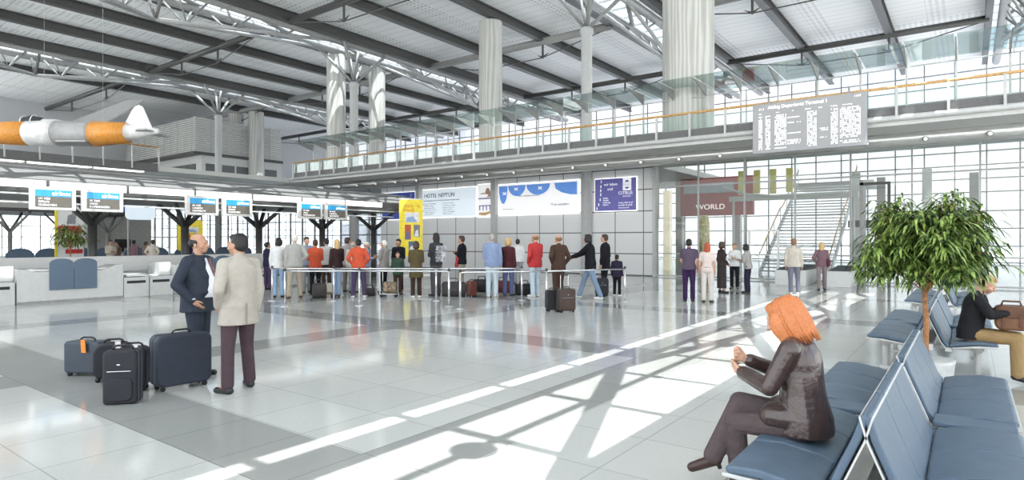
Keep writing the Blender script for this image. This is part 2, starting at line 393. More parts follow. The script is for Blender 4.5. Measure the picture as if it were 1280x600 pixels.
# ------------------------------------------------------------------ walls
def wallpanel_mat():
    m = bpy.data.materials.new('grey metal wall cassettes'); nt, b = nodes_of(m)
    g = nt.nodes.new('ShaderNodeNewGeometry'); sp = nt.nodes.new('ShaderNodeSeparateXYZ'); nt.links.new(g.outputs['Position'], sp.inputs[0])
    def st(c, off, per, w): return mathn(nt, 'LESS_THAN', mathn(nt, 'FRACT', mathn(nt, 'ADD', mathn(nt, 'DIVIDE', mathn(nt, 'SUBTRACT', c, off), per), 100)), w/per)
    ln = mathn(nt, 'MAXIMUM', st(sp.outputs[0], -15.65, 1.512, .045), st(sp.outputs[2], 0, 1.04, .05))
    v = mathn(nt, 'SUBTRACT', .80, mathn(nt, 'MULTIPLY', ln, .66))
    cc = nt.nodes.new('ShaderNodeCombineColor')
    for i in range(3): nt.links.new(v, cc.inputs[i])
    nt.links.new(cc.outputs[0], b.inputs['Base Color']); b.inputs['Roughness'].default_value = .4
    return m
WP = wallpanel_mat()
struct(MB().box(-31.3, -12.1, YW, YW+.3, 0, 5.26).build('wall_back', WP))
struct(MB().box(X0-.3, X0, 14, Y1, 5.5, 15.3).build('wall_left', mat('grey upper wall', (.5,.51,.52), .6, noise=.02)))
for k, x in enumerate((-33.8+6.05, -33.8+12.1)):
    struct(MB().box(x-.16, x+.16, YW-.22, YW, 0, 5.26).build('trim_%d' % (7+k), STEEL_L))
struct(MB().box(-12.1, -11.95, YW-.1, YW+.3, 0, 5.26).build('trim_9', STEEL_L))
# glazed fronts
def curtain(name, axis, c, a, b_, z0, z1, dv, hz, vm=STEEL_L, th=.06, gl=GLASS_CLEAR, hm=None):
    w = struct(bpy.data.objects.new(name, None)); COL.objects.link(w)
    def bxx(mb, u0, u1, p, q, s, t): return mb.box(u0, u1, p, q, s, t) if axis == 'y' else mb.box(p, q, u0, u1, s, t)
    bxx(MB(), a, b_, c, c+.015, z0, z1).build('pane', gl, w)
    f = MB(); u = a
    while u <= b_ + .01: bxx(f, u-th/2, u+th/2, c-.06, c+.06, z0, z1); u += dv
    f.build('mullion', vm, w)
    f = MB()
    for z in hz: bxx(f, a, b_, c-.05, c+.05, z-th/2, z+th/2)
    f.build('transom', hm or vm, w)
    return w
curtain('window_5', 'y', YW, -11.95, X1, 0, 5.26, 2.05, (.06, 1.1, 4.24), STEEL_L, .06, glass('interior front glass', (.86,.885,.87), .8))
curtain('window_6', 'y', YW, X0, -31.3, 0, 5.26, 1.5, (.06, 1.04, 2.08, 3.12, 4.16, 5.2), STEEL_M)
curtain('window_7', 'y', Y1, X0, X1, 0, 15.25, 1.9, (.1, 1.3, 2.6, 3.9, 5.3, 6.3, 7.3, 8.3, 9.3, 10.3, 11.3, 12.3, 13.3, 14.3), STEEL_M, .09, glass('far facade glass', (.74,.755,.79), .5))
curtain('window_8', 'x', X0, Y0, Y1, 0, 5.26, 1.5, (.06, 1.04, 2.08, 3.12, 4.16, 5.2), STEEL_M, .07)
# ------------------------------------------------------------------ check-in canopy
def rrect_(w, h, r, n=5):
    ps = []
    for cx_, cz_, a0 in ((w/2-r, r, -PI/2), (w/2-r, h-r, 0), (-w/2+r, h-r, PI/2), (-w/2+r, r, PI)):
        for k in range(n+1): a = a0 + PI/2*k/n; ps.append((cx_+r*math.cos(a), cz_+r*math.sin(a)))
    return ps
CX = -20.0
cp = thing('checkin_canopy', 'long grey curved canopy with white light boxes over the check-in desks', 'canopy')
roof = [(CX, 3.36), (CX-.25, 3.52), (CX-.9, 3.74), (CX-2.3, 3.95), (CX-3.8, 3.8), (CX-4.9, 3.4), (CX-4.9, 3.34), (CX-2.3, 3.7), (CX-.2, 3.32), (CX, 3.32)]
MB().prism(roof, 'y', -6, 20.2).build('roof_shell', mat('canopy shell', (.17,.17,.168), .55, noise=.015), cp)
MB().prism([(CX-.1, 3.34), (CX-4.8, 3.34), (CX-4.6, 3.0), (CX-.3, 3.0)], 'y', -6, 19.9).build('soffit', mat('canopy soffit', (.2,.2,.2), .5, noise=.02), cp)
MB().box(CX-.12, CX+.0, -6, 20.2, 3.02, 3.1).build('edge_beam', STEEL_D, cp)
y = -5.9
while y < 16.5:
    MB().box(CX-.06, CX-.01, y, y+1.88, 3.12, 3.33).build('light_box', LAMP, cp); y += 1.98
tb = MB()
for z in (2.72, 2.95): tb.box(CX-.02, CX+.03, -6, 18.4, z-.02, z+.02)
tb.build('rail', STEEL_L, cp)
def canopy_tree(x, y, zc, zt, r, label, grp, nm='canopy_column', n=4):
    t = thing(nm, label, 'column', (x, y, 0), 0, grp)
    MB().tube([(0,0,0),(0,0,zc)], r, 12).build('shaft', STEEL_D if r > .1 else STEEL_M, t, True)
    for k in range(n):
        a = PI/4 + k*2*PI/n
        MB().tube([(0,0,zc-.05), (math.cos(a)*.95, math.sin(a)*.95, zt)], [r*.75, r*.5], 8).build('branch', STEEL_D if r > .1 else STEEL_M, t, True)
    return t
ords = ['nearest', 'second', 'third', 'fourth', 'fifth']
for k, y in enumerate((7.67, 10.5, 13.3, 16.2, 19.0)):
    canopy_tree(-22.6, y*22.6/22, 2.25, 3.05, .13, 'dark branching column behind the check-in desks, %s from the left' % ['first','second','third','fourth','fifth'][k], 'columns carrying the check-in canopy')
# second canopy in the background
cp2 = thing('checkin_canopy', 'flat dark-edged canopy far behind the check-in desks', 'canopy')
MB().box(-42.5, -37.5, -6, 16.2, 3.15, 3.32).build('roof_slab', STEEL_D, cp2)
MB().prism([(-38, 3.35), (-42, 3.35), (-40.5, 4.6), (-38.4, 4.4)], 'y', -6, 15.6).build('roof_shell', OFFW, cp2)
for k, (px, y) in enumerate(((16, 9.9), (78, 12.2), (136, 14.3))):
    canopy_tree(-38.8, y, 2.2, 3.15, .10, ['dark forked column at the far left edge of the photo', 'dark forked column behind the potted plant at the far left', 'dark forked column left of the men with their backs turned, far left'][k], 'columns of the far canopy')
# ------------------------------------------------------------------ monitors
SCR_B = mat('screen blue band', (.02,.22,.42), .25, emis=(.02,.25,.5), estr=.6)
SCR_D = mat('screen dark field', (.07,.065,.055), .2, emis=(.1,.09,.07), estr=.7)
LET = mat('white lettering', (.9,.9,.9), .4, emis=(1,1,1), estr=.6)
pats = ['leftmost of all', 'second from left', 'third from left', 'fourth from left', 'fifth from left', 'rightmost of all']
for k, y in enumerate((5.45, 6.63, 9.46, 10.64, 13.5, 14.66)):
    t = thing('monitor', 'flight screen with blue airlines header hanging over check-in, %s' % pats[k], 'screen', (-19.7, y, 2.52), 0, 'screens over the check-in desks')
    MB().box(-.14, 0, 0, 1.03, 0, .62).build('casing', mat('screen casing', (.72,.71,.68), .35), t, bevel=.012)
    MB().box(0, .006, .1, .93, .08, .36).build('screen', SCR_D, t)
    MB().box(0, .007, .1, .93, .36, .54).build('header', SCR_B, t)
    R = (PI/2, 0, PI/2)
    put_text('lettering', 'airlines', .15, (.012, .9, .40), R, LET, t, 'RIGHT', .002, 1.0)
    for j, s in enumerate([('LH 1082', 'BERLIN', 'MUENCHEN'), ('SK 2466', 'OSLO', 'KOPENHAGEN'), ('BA 4120', 'LONDON', 'HEATHROW')][k % 3]):
        put_text('lettering', s, .075, (.012, .17, .28-.085*j), R, LET, t)
    MB().tube([(-.1,.1,.6),(-.07,.1,.74)], .015, 6).build('hanger', STEEL_M, t); MB().tube([(-.1,.93,.54),(-.305,.93,.54)], .015, 6).build('hanger', STEEL_M, t)
# ------------------------------------------------------------------ check-in desks
struct(MB().box(-22.55, -22.4, -6, 17.4, 0, 1.2).build('wall_2', WHITE))
BLUEP = mat('slate blue laminate', (.10,.15,.215), .4, noise=.015)
for k in range(4):
    y0 = 5.3 + 4.02*(k-1)
    w = ['at the left edge of the photo', 'nearest the luggage group', 'behind the man in the dark suit', 'behind the left end of the queue'][k]
    t = thing('checkin_desk', 'pale grey check-in desk %s' % w, 'desk', (-20.2, y0, 0), 0, 'check-in desks')
    prof = [(0,0),(2.55,0),(2.55,1.0),(2.35,1.0),(2.2,.93),(2.0,.86),(1.75,.85),(1.2,.86),(.4,.86),(.0,.95)]
    MB().prism(prof, 'x', -.75, 0).build('counter_front', OFFW, t, bevel=.01)
    MB().box(-1.2,-.05, .25, 2.35, .87, .92).build('worktop', WHITE, t, bevel=.01)
    for j in range(2):
        a = .7 + .58*j; ps = [(a+.01, .35), (a+.57, .35), (a+.57, 1.08)] + [(a+.29+.28*math.cos(u), 1.08+.13*math.sin(u)) for u in np.linspace(.1, PI-.1, 9)] + [(a+.01, 1.08)]
        MB().prism(ps, 'x', .0, .05).build('blue_panel', BLUEP, t, bevel=.006)
    MB().box(0, .012, 0, 2.55, .0, .07).build('plinth', STEEL_M, t)
    c = thing('baggage_scale', 'grey baggage belt right of the check-in desk %s' % w, 'baggage scale', (-20.2, y0+2.55, 0), 0, 'baggage belts between the desks')
    MB().prism([(-1.9,0),(0,0),(0,.6),(-1.9,.72)], 'y', .02, .72).build('body', OFFW, c, bevel=.01)
    MB().box(-1.7,.0, .1,.62,.63,.69).build('lid', WHITE, c)
    MB().box(.0,.006, .1,.62,.42,.5).build('slot', BLACK, c)
    MB().prism([(-1.9,0),(0,0),(0,.6),(-1.9,.72)], 'y', .75, 1.43).build('body', OFFW, c, bevel=.01)
    MB().box(.0,.006, .82,1.32,.42,.5).build('slot', BLACK, c)
    MB().box(-1.0,-.2, 1.1,1.45,.62,1.02).build('scale_box', OFFW, c, bevel=.01)
# far desk boards
for k, y in enumerate((3.5, 6.2, 9, 11.5, 14, 16.6, 19)):
    t = thing('counter_board', 'round-topped slate blue counter board far behind the check-in wall, %s along' % ['first','second','third','fourth','fifth','sixth','seventh'][k], 'counter', (-36, y, 0), 0, 'far counter boards')
    for j in range(2):
        a = 1.15*j; ps = [(a, 0), (a+1.1, 0), (a+1.1, 1.1)] + [(a+.55+.5*math.cos(u), 1.1+.25*math.sin(u)) for u in np.linspace(.1, PI-.1, 9)] + [(a, 1.1)]
        MB().prism(ps, 'x', 0, .06).build('board', BLUEP, t)
    MB().box(-.8, 0, 0, 2.25, 0, 1.0).build('counter', OFFW, t)
t = thing('office_block', 'plain grey partition block with a small black monitor beyond the check-in wall', 'partition', (-47, 15.6, 0))
MB().box(0, 3, -.2, 3.2, 0, 3.2).build('wall_panel', mat('grey partition', (.5,.5,.48), .6), t)
MB().box(3.0, 3.1, 1.0, 1.9, 1.25, 1.8).build('screen', BLACK, t); MB().box(3.0, 3.08, 1.4, 1.5, 1.0, 1.25).build('stand', BLACK, t)
# advertising totem with red strips
t = thing('poster_stand', 'tall white poster stand with yellow edge and red strips beside the far potted plant', 'poster', (-34, 9.85+.6, 0))
MB().box(-.08, 0, 0, 1.05, 0.0, 3.3).build('panel', WHITE, t); MB().box(-.09, .01, -.1, 0, 0, 3.3).build('edge', mat('yellow banner', (.9,.72,.05), .6), t)
MB().box(0, .01, 0.02, .95, 2.05, 2.4).build('red_strip', mat('red print', (.6,.03,.03), .5), t); MB().box(0, .01, .3, 1.0, 1.1, 1.3).build('red_strip', MATS['red print'], t)
MB().prism([(.35,2.5),(.7,2.5),(.75,3.2),(.62,3.28),(.55,2.95),(.4,2.9)], 'x', 0, .012).build('figure_print', mat('grey print', (.3,.3,.32), .6), t)
# yellow banners
YEL = MATS['yellow banner']
def picture_cols(seed, n=5):
    return [mat('print %s %d' % (seed, k), c, .6) for k, c in enumerate([(.5,.1,.06), (.1,.16,.3), (.75,.75,.78), (.2,.2,.22), (.3,.4,.6)][:n])]
PC = picture_cols('a')
def banner(label, loc, rz, w, z0, z1, point):
    t = thing('banner', label, 'banner', (loc[0], loc[1], z0), rz)
    h = z1 - z0; ps = [(-w/2, 0), (0, -point), (w/2, 0), (w/2, h), (-w/2, h)]
    MB().prism(ps, 'y', 0, .03).build('cloth', YEL, t)
    MB().tube([(-w/2-.05, .015, h), (w/2+.05, .015, h)], .03, 8).build('bar', WHITE, t, True)
    MB().tube([(0, .015, h), (0, .015, h+.25)], .012, 6).build('hanger', STEEL_M, t)
    def pic(x0, x1, a, b_, m1, m2):
        p = MB().box(x0, x1, -.006, 0, a*h, b_*h).build('picture', m1, t)
        MB().prism([(x0+.02, a*h+.02), (x1-.05, a*h+.02), ((x0+x1)/2+.05, (a+b_)/2*h+.05), (x0+.08, (a+b_)/2*h)], 'y', -.009, -.006).build('picture_detail', m2, p)
        return p
    pic(-.25*w, .33*w, .58, .76, PC[2], PC[4])
    pic(-.26*w, 0, .27, .54, PC[0], PC[1])
    pic(.12*w, .38*w, .32, .54, PC[3], PC[2])
    pic(-.1*w, .25*w, .06, .24, PC[1], PC[2])
    return t
g1 = ground(513, 363.5); dirc = math.atan2(g1.x, g1.y)
b1 = banner('tall yellow hanging banner with small pictures at the end of the check-in canopy', (-19.35, 18.8), -dirc, 1.0, 1.1, 3.5, .12)
q_ = Matrix.Rotation(dirc, 3, 'Z') @ Vector((-.80, 0, 0)); MB().tube([(0, .015, 2.22), (q_.x, q_.y, 2.24)], .02, 6).build('support_arm', STEEL_M, b1)
RED = mat('orange red print', (.75,.2,.04), .6)
put_text('lettering', 'Snow', .2, (-.3, -.01, 2.05), (PI/2,0,0), RED, b1, sx=.9); put_text('lettering', 'World', .2, (-.34, -.01, 1.86), (PI/2,0,0), RED, b1, sx=.9)
put_text('lettering', "It's", .16, (.25, -.01, 2.05), (PI/2,0,0), RED, b1, sx=.8)
b2 = banner('yellow hanging banner with pointed bottom and gold ball far behind the check-in wall', (-31.5, 15.3), math.atan2(31.5, 15.3), 1.15, 1.25, 2.75, .2)
MB().lathe((0,.015,1.85), [(.02,-.18),(.13,-.13),(.18,0),(.13,.13),(.02,.18)], 16).build('gold_ball', mat('gold paint', (.8,.6,.25), .3, .5), b2, True)
MB().tube([(.0, .06, -1.25), (.0, .06, 2.0)], .03, 8).build('pole', STEEL_M, b2, True)
# sign boards of far airlines
t = thing('sign_board', 'pale blue rounded sign board with a small navy field, right of the second flight screen', 'sign', (-30, 0, 0))
MB().prism([(11.75+1.25*.5+x, 2.65+z) for x, z in rrect_(1.25, .95, .2)], 'x', -.05, 0).build('board', mat('pale blue print', (.7,.8,.88), .5, emis=(.75,.85,.95), estr=.4), t)
MB().tube([(-.1, 11.9, 0), (-.1, 11.9, 3.4)], .05, 8).build('pole', STEEL_M, t, True)
MB().box(-.1, -.06, 11.0, 11.75, 3.0, 3.3).build('navy_field', mat('navy print', (.05,.08,.3), .5), t)
# ------------------------------------------------------------------ posters
def poster(label, x0, x1, z0, z1, m, halo=True):
    t = thing('poster', label, 'poster', (x0, YW-.06, z0))
    MB().box(-.035, x1-x0+.035, .0, .05, -.035, z1-z0+.035).build('light_box', mat('poster back light', (1,1,1), .5, emis=(1,1,1), estr=1.0), t)
    MB().box(0, x1-x0, -.03, 0, 0, z1-z0).build('panel', m, t)
    return t
R = (PI/2, 0, 0); INK = mat('dark print', (.1,.11,.2), .6); WP_ = mat('white print', (.93,.94,.96), .5, emis=(1,1,1), estr=.35)
BG1 = mat('pale blue poster', (.80,.88,.95), .5, emis=(.8,.9,1), estr=.35)
p1 = poster('wide white hotel poster with fine print left of the mountain poster', -27.4, -23.05, 3.15, 4.85, BG1)
put_text('lettering', 'HOTEL NEPTUN', .34, (.15, -.035, 1.22), R, INK, p1, bold=.004, sx=1.02)
put_text('lettering', 'IHR WELLNESS HOTEL AN DER OSTSEE IN WARNEMUENDE', .11, (.15, -.035, .98), R, INK, p1)
rows = ['Zimmer mit Meerblick', 'Thalasso Zentrum', 'Restaurants und Bar', 'Schwimmbad und Sauna', 'Tagungen Kongresse', 'Telefon Auskunft']
for j, s in enumerate(rows):
    put_text('lettering', s, .11, (.15, -.035, .8-.13*j), R, mat('grey blue print', (.4,.46,.55), .6), p1); put_text('lettering', s[::-1].lower().capitalize() if 0 else rows[(j+2) % 6], .11, (1.7, -.035, .8-.13*j), R, MATS['grey blue print'], p1)
p1b = poster('narrow white poster with a crouching figure beside the hotel text', -22.9, -21.8, 3.1, 4.95, WP_)
SKIN_P = mat('printed skin tone', (.65,.4,.28), .6)
MB().prism([(.25,1.35),(.1,1.3),(.55,1.36),(.62,1.62),(.8,1.62),(1.0,1.3),(.95,1.12),(.6,1.1),(.8,1.22),(.6,1.3)], 'y', -.04, -.031).build('figure_print', SKIN_P, p1b)
MB().box(.02, 1.1, -.04, -.031, 1.0, 1.08).build('print_bar', mat('violet print', (.35,.3,.6), .6), p1b)
for j in range(4): MB().box(.1+.25*j, .18+.25*j, -.04, -.031, .35, .62).build('print_bar', MATS['violet print'], p1b)
MB().box(.08, 1.0, -.042, -.031, .6, .66).build('print_bar', MATS['violet print'], p1b)
MB().prism([(.05,.12),(.5,.05),(1.0,.2),(1.1,.36),(.6,.24),(.1,.24)], 'y', -.04, -.031).build('boat_print', mat('orange print', (.8,.5,.25), .6), p1b)
p2 = poster('white poster with blue sky between mountain shapes', -21.4, -16.15, 3.15, 4.85, WP_)
SKYB = mat('poster sky blue', (.12,.3,.78), .6, emis=(.2,.4,.9), estr=.25)
def bowl(xc, w, d): return [(xc-w/2, 1.62)] + [(xc+w/2*math.cos(u), 1.62+d*math.sin(u)) for u in np.linspace(PI, 2*PI, 13)][1:-1] + [(xc+w/2, 1.62)]
for xc, w, d in ((.35,.62,1.0), (1.3,1.2,.6), (2.72,1.55,.58), ):
    MB().prism(bowl(xc, w, d), 'y', -.04, -.031).build('sky_print', SKYB, p2)
MB().prism([(3.75,1.62),(5.15,1.62),(5.15,.95),(4.7,.98),(4.2,1.1),(3.85,1.3)], 'y', -.04, -.031).build('sky_print', SKYB, p2)
for cx_, cz_ in ((.45,1.2),(1.25,1.42),(2.85,1.4)):
    st_ = [(cx_+(.2 if i % 2 else .08)*math.cos(i*PI/4), cz_+(.13 if i % 2 else .05)*math.sin(i*PI/4)) for i in range(8)]
    MB().prism(st_, 'y', -.045, -.041).build('star_print', WP_, p2)
put_text('lettering', 'WILL. FUERNEM GEFUEHRT', .12, (1.4, -.035, .98), R, INK, p2)
put_text('lettering', 'TI im wandern', .2, (3.5, -.035, .42), R, INK, p2); put_text('lettering', 'Tourismusverband am Meer', .07, (.25, -.035, .3), R, INK, p2)
PUR = mat('purple blue print', (.14,.13,.40), .5, emis=(.16,.15,.48), estr=.15)
p3 = poster('square purple poster with white emblem near the end of the panelled wall', -15.2, -12.95, 3.2, 4.8, PUR)
MB().box(1.55, 2.0, -.036, -.03, .98, 1.6).build('emblem_field', WP_, p3)
MB().prism([(1.65,1.38),(1.9,1.38),(1.85,1.46),(1.77,1.5),(1.7,1.46)], 'y', -.042, -.036).build('emblem', PUR, p3)
MB().prism([(1.65,1.15),(1.9,1.15),(1.85,1.07),(1.77,1.03),(1.7,1.07)], 'y', -.042, -.036).build('emblem', PUR, p3)
for j in range(3): MB().box(1.56, 1.99, -.04, -.036, 1.21+.05*j, 1.225+.05*j).build('emblem_line', PUR, p3)
put_text('lettering', 'CITRUS', .22, (1.3, -.035, .78), R, WP_, p3, sx=1.05); put_text('lettering', 'ROSTOCK', .09, (1.55, -.035, .66), R, WP_, p3)
put_text('lettering', 'wir leben', .2, (.5, -.035, 1.25), R, WP_, p3); put_text('lettering', 'und', .2, (.7, -.035, 1.02), R, WP_, p3)
for j, s in enumerate(('Anbau', 'Handel', 'Lieferung', 'Export')): put_text('lettering', s, .11, (.45, -.035, .6-.11*j), R, WP_, p3)
for j, s in enumerate(('Telefon 0381 45 67', 'Fax 0381 45 68 90', 'www.citrus.de')): put_text('lettering', s, .1, (1.3, -.035, .34-.12*j), R, WP_, p3)
for j, (a, c) in enumerate(((.36,1.45),(.34,1.2),(.33,1.0),(.33,.8),(.3,.55),(.22,.3),(.12,.1))): MB().box(a-.03, a+.02, -.036, -.03, c-.05, c+.09).build('arrow_mark', WP_, p3)
p0 = poster('dark blue poster half hidden behind the end of the check-in canopy', -31.1, -28.1, 3.1, 4.8, mat('dark blue poster', (.03,.06,.3), .5, emis=(.04,.08,.4), estr=.2))
# ------------------------------------------------------------------ departure board
db = thing('departure_board', 'large grey perforated flight departure board hanging at the gallery edge', 'board', (-5.95, 21.95, 4.68))
W, H = 3.42, 1.68
MB().box(0, W, .0, .18, 0, H).build('casing', mat('board grey', (.36,.36,.37), .45, nscale=60), db, bevel=.01)
for x in (.5, W-.5): MB().box(x-.03, x+.03, .05, .12, H, H+.0+.2).build('bracket', STEEL_M, db)
put_text('lettering', 'Abflug Departures Terminal 1', .15, (.5, -.012, H-.2), R, LET, db, bold=.003)
put_text('lettering', '21.3', .1, (.2, -.012, H-.22), R, LET, db); put_text('lettering', '12:07', .09, (W-.35, -.012, H-.14), R, LET, db)
for x, s in ((.2,'Zeit'),(.75,'nach'),(1.25,'via'),(1.65,'Schalter'),(2.05,'Gate'),(2.4,'Ausgang'),(2.75,'Bemerkung')): put_text('lettering', s, .06, (x, -.012, H-.36), R, LET, db)
rnd = random.Random(3); cells = MB()
cols = [(.2,.34,1),(.42,.6,1),(.72,1.1,.9),(1.12,1.55,.25),(1.72,2.02,1),(2.1,2.35,.18),(2.42,2.62,.95),(2.68,3.28,.92)]
for r in range(20):
    z = H-.46-.058*r
    for a, b_, pr in cols:
        if rnd.random() > pr + .05: continue
        x = a
        while x < b_ - .03:
            if rnd.random() < .86: cells.box(x, x+.026, -.012, -.002, z, z+.034)
            x += .042
s_ = cells.build('flap_cells', LET, db); s_['kind'] = 'stuff'
# ------------------------------------------------------------------ hanging aeroplane
V_ = Vector
def aeroplane():
    t = thing('model_aeroplane', 'white aeroplane with orange wooden bands hanging above the check-in canopy', 'aeroplane')
    WH = mat('aeroplane white', (.8,.8,.78), .3, coat=.3); OR = mat('orange varnished wood', (.72,.30,.05), .35, nscale=30, noise=.15); GR = mat('aeroplane grey', (.38,.38,.37), .35)
    # local x runs nose (0) to tail (7.3)
    def sec(x, ry, rz, zc, n=24): return [(x, ry*math.cos(2*PI*k/n), zc + rz*math.sin(2*PI*k/n)) for k in range(n)]
    def loft(secs, name, m):
        vs = [p for s in secs for p in s]; n = 24; fs = [tuple(range(n))] + [tuple(range(len(vs)-n, len(vs)))]
        for i in range(len(secs)-1):
            for k in range(n): fs.append((i*n+k, i*n+(k+1)%n, (i+1)*n+(k+1)%n, (i+1)*n+k))
        return MB().add(vs, fs).build(name, m, t, True)
    loft([sec(.6,.05,.05,0), sec(1.0,.22,.2,0), sec(1.8,.36,.32,0), sec(2.8,.45,.39,.01), sec(3.55,.48,.42,0)], 'nose_band', OR)
    loft([sec(3.55,.49,.43,0), sec(4.1,.5,.44,.0), sec(4.5,.5,.44,.0)], 'fuselage', WH)
    loft([sec(4.5,.485,.43,.0), sec(5.6,.47,.41,-.02), sec(5.75,.46,.4,-.02)], 'rear_fuselage', GR)
    loft([sec(5.75,.5,.43,-.02), sec(6.3,.46,.39,0), sec(6.87,.38,.34,0.02)], 'tail_band', OR)
    loft([sec(6.87,.35,.31,0.03), sec(7.4,.2,.18,.05), sec(7.9,.07,.08,.08)], 'tail_cone', WH)
    MB().prism([(6.72,.25),(7.02,.82),(7.12,.93),(7.25,.97),(7.38,.9),(7.72,.12),(6.8,.15)], 'y', -.035, .035).build('fin', WH, t, bevel=.02)
    loft([sec(3.12,.06,.03,.36), sec(3.3,.2,.2,.34), sec(3.6,.24,.28,.34), sec(3.95,.2,.2,.34), sec(4.1,.1,.1,.34)], 'cockpit_canopy', mat('smoked glazing', (.04,.04,.045), .08))
    for x, rr in ((3.36, .25), (3.7, .285)): MB().tube([(x, .25*math.cos(a), .34+rr*math.sin(a)) for a in np.linspace(0, PI, 12)], .018, 6).build('canopy_frame', WH, t, True)
    loft([sec(3.95,.2,.2,.3), sec(4.4,.12,.14,.34), sec(4.75,.03,.05,.36)], 'spine', WH)
    for root, tip in ((((4.3,.25,.22),(5.7,.25,.22)), ((5.0,2.9,1.75),(5.7,2.9,1.75))), (((4.5,-.1,-.40),(5.7,-.1,-.40)), ((4.7,-.45,-.36),(5.7,-.45,-.36)))):
        vs = [V_(q) + Vector((0,0,dz)) for dz in (0, .07) for q in (root[0], root[1], tip[1], tip[0])]
        MB().add(vs, [(3,2,1,0),(4,5,6,7),(0,1,5,4),(1,2,6,5),(2,3,7,6),(3,0,4,7)]).build('wing', GR, t, bevel=.02)
    MB().prism([(7.1,.05),(7.8,.05),(7.8,.9),(7.5,.95)], 'z', .03, .08).build('tailplane', GR, t)
    MB().prism([(7.1,-.05),(7.8,-.05),(7.75,-.5),(7.45,-.5)], 'z', .03, .08).build('tailplane', GR, t)
    for x in (4.0, 6.0): MB().tube([(x, 0, .3), (x, 0, 10.0)], .004, 5).build('suspension_cable', STEEL_L, t)
    return t
ap_ = aeroplane()
D = 21.0; t_ = 198-640; tail = Vector(((-458+.8037*t_)*D/770, (619+.595*t_)*D/770, EYE+(301-165)*D/770-.05))
ap_.location = tail - Vector((.8037, .595, 0))*7.9; ap_.rotation_euler = (0, 0, math.atan2(.595, .8037)); ap_.location.z = tail.z
# ------------------------------------------------------------------ stairs and things behind the glazed front
STEP = mat('stair tread stone', (.42,.42,.42), .5)
st = thing('staircase', 'grey open-riser staircase rising behind the glass front below the departure board', 'staircase', (-8.6, 33.0, 0))
n = 30
for k in range(n):
    MB().box(0, 3.2, k*.3, k*.3+.33, .176*(k+1)-.05, .176*(k+1)).build('tread', STEP, st)
for x in (-.06, 3.2):
    MB().prism([(0,0),(.4,0),(9.3,5.2),(9.0,5.35),(0,.15)], 'x', x, x+.06).build('stringer', STEEL_L, st)
for x in (-.03, 3.23):
    MB().tube([(x, -.4, .95), (x, 0, 1.0), (x, 4.4, 3.55), (x, 5.0, 3.7), (x, 9.2, 6.15)], .035, 8).build('handrail', WOODRAIL, st, True)
    for k in range(0, 31, 5): MB().box(x-.015, x+.015, k*.3-.015, k*.3+.015, .176*k, .176*k+1.0).build('baluster', STEEL_L, st)
t = thing('landing_block', 'dark slab landing with grey posts right of the staircase', 'landing', (-5.0, 36, 0))
MB().box(0, 3.4, 0, 3, 2.4, 2.75).build('slab', STEEL_D, t)
for x in (.15, 3.2): MB().box(x, x+.4, 0, .4, 0, 5.2).build('post', STEEL_L, t)
for k, (x, y) in enumerate(((-3.9, 40), (.25, 40), (4.6, 40), (-14, 36), (-10.6, 36))):
    t = tag(MB().box(-.2, .2, -.2, .2, 0, 5.24).build('square_column', STEEL_M if k < 3 else STEEL_L, loc=(x, y, 0)), ['dark square column above the left side of the indoor tree', 'dark square column above the right side of the indoor tree', 'square column at the right edge behind the seated woman with bag', 'pale square column behind the glass by the panelled wall', 'pale square column behind the glass left of the staircase'][k], 'column')
t = thing('shop_block', 'red and brown shop front with white lettering behind the glass left of the staircase', 'shop', (-13.2, 34, 0))
MB().box(0, 4.0, .0, .3, 3.1, 5.2).build('fascia', mat('shop red', (.42,.09,.09), .5), t)
MB().box(.2, 3.0, -.05, 0, 4.35, 4.9).build('window_band', mat('shop glazing', (.45,.5,.55), .2), t)
put_text('lettering', 'WORLD', .4, (.9, -.03, 3.45), (PI/2,0,0), LET, t, sx=1.1)
MB().box(-3.2, -1.4, .0, .3, 3.0, 5.2).build('side_fascia', mat('shop brown', (.36,.24,.16), .5), t)
MB().box(-1.0, -.6, -.1, .3, 0, 4.6).build('lit_column', mat('cream lit column', (.8,.75,.6), .4, emis=(1,.9,.7), estr=.5), t)
t = thing('yellow_gallery', 'yellow and white walkway with curved rail behind the glass above the staircase', 'walkway', (-10.0, 31.5, 0))
MB().tube([(0,0,4.4),(1.2,0,4.0),(2.4,0,3.86),(5.6,0,3.9)], .07, 8).build('curved_rail', STEEL_L, t, True)
for k in range(4): MB().box(.7+.75*k, 1.0+.75*k, .2, .3, 4.0 + (.05 if k % 2 else 0), 5.2).build('yellow_panel', mat('yellow panel', (.68,.62,.2), .5), t)
MB().box(.2, 6.0, .35, .5, 3.7, 3.95).build('deck', STEEL_L, t)
for x in (.4, 5.8): MB().tube([(x, .42, 0), (x, .42, 3.8)], .06, 8).build('post', STEEL_L, t, True)
for k, (px, w_) in enumerate(((870, .45), (905, .6))):
    pass
t = thing('yellow_column', 'yellow and green patterned pillar seen through the glass between two standing groups', 'pillar', (-10.8, 31.0, 0))
MB().lathe((0,0,0), [(.28,0),(.28,2.6),(.2,3.0)], 16).build('shaft', mat('yellow marbled pillar', (.7,.6,.3), .4, noise=.2), t, True)
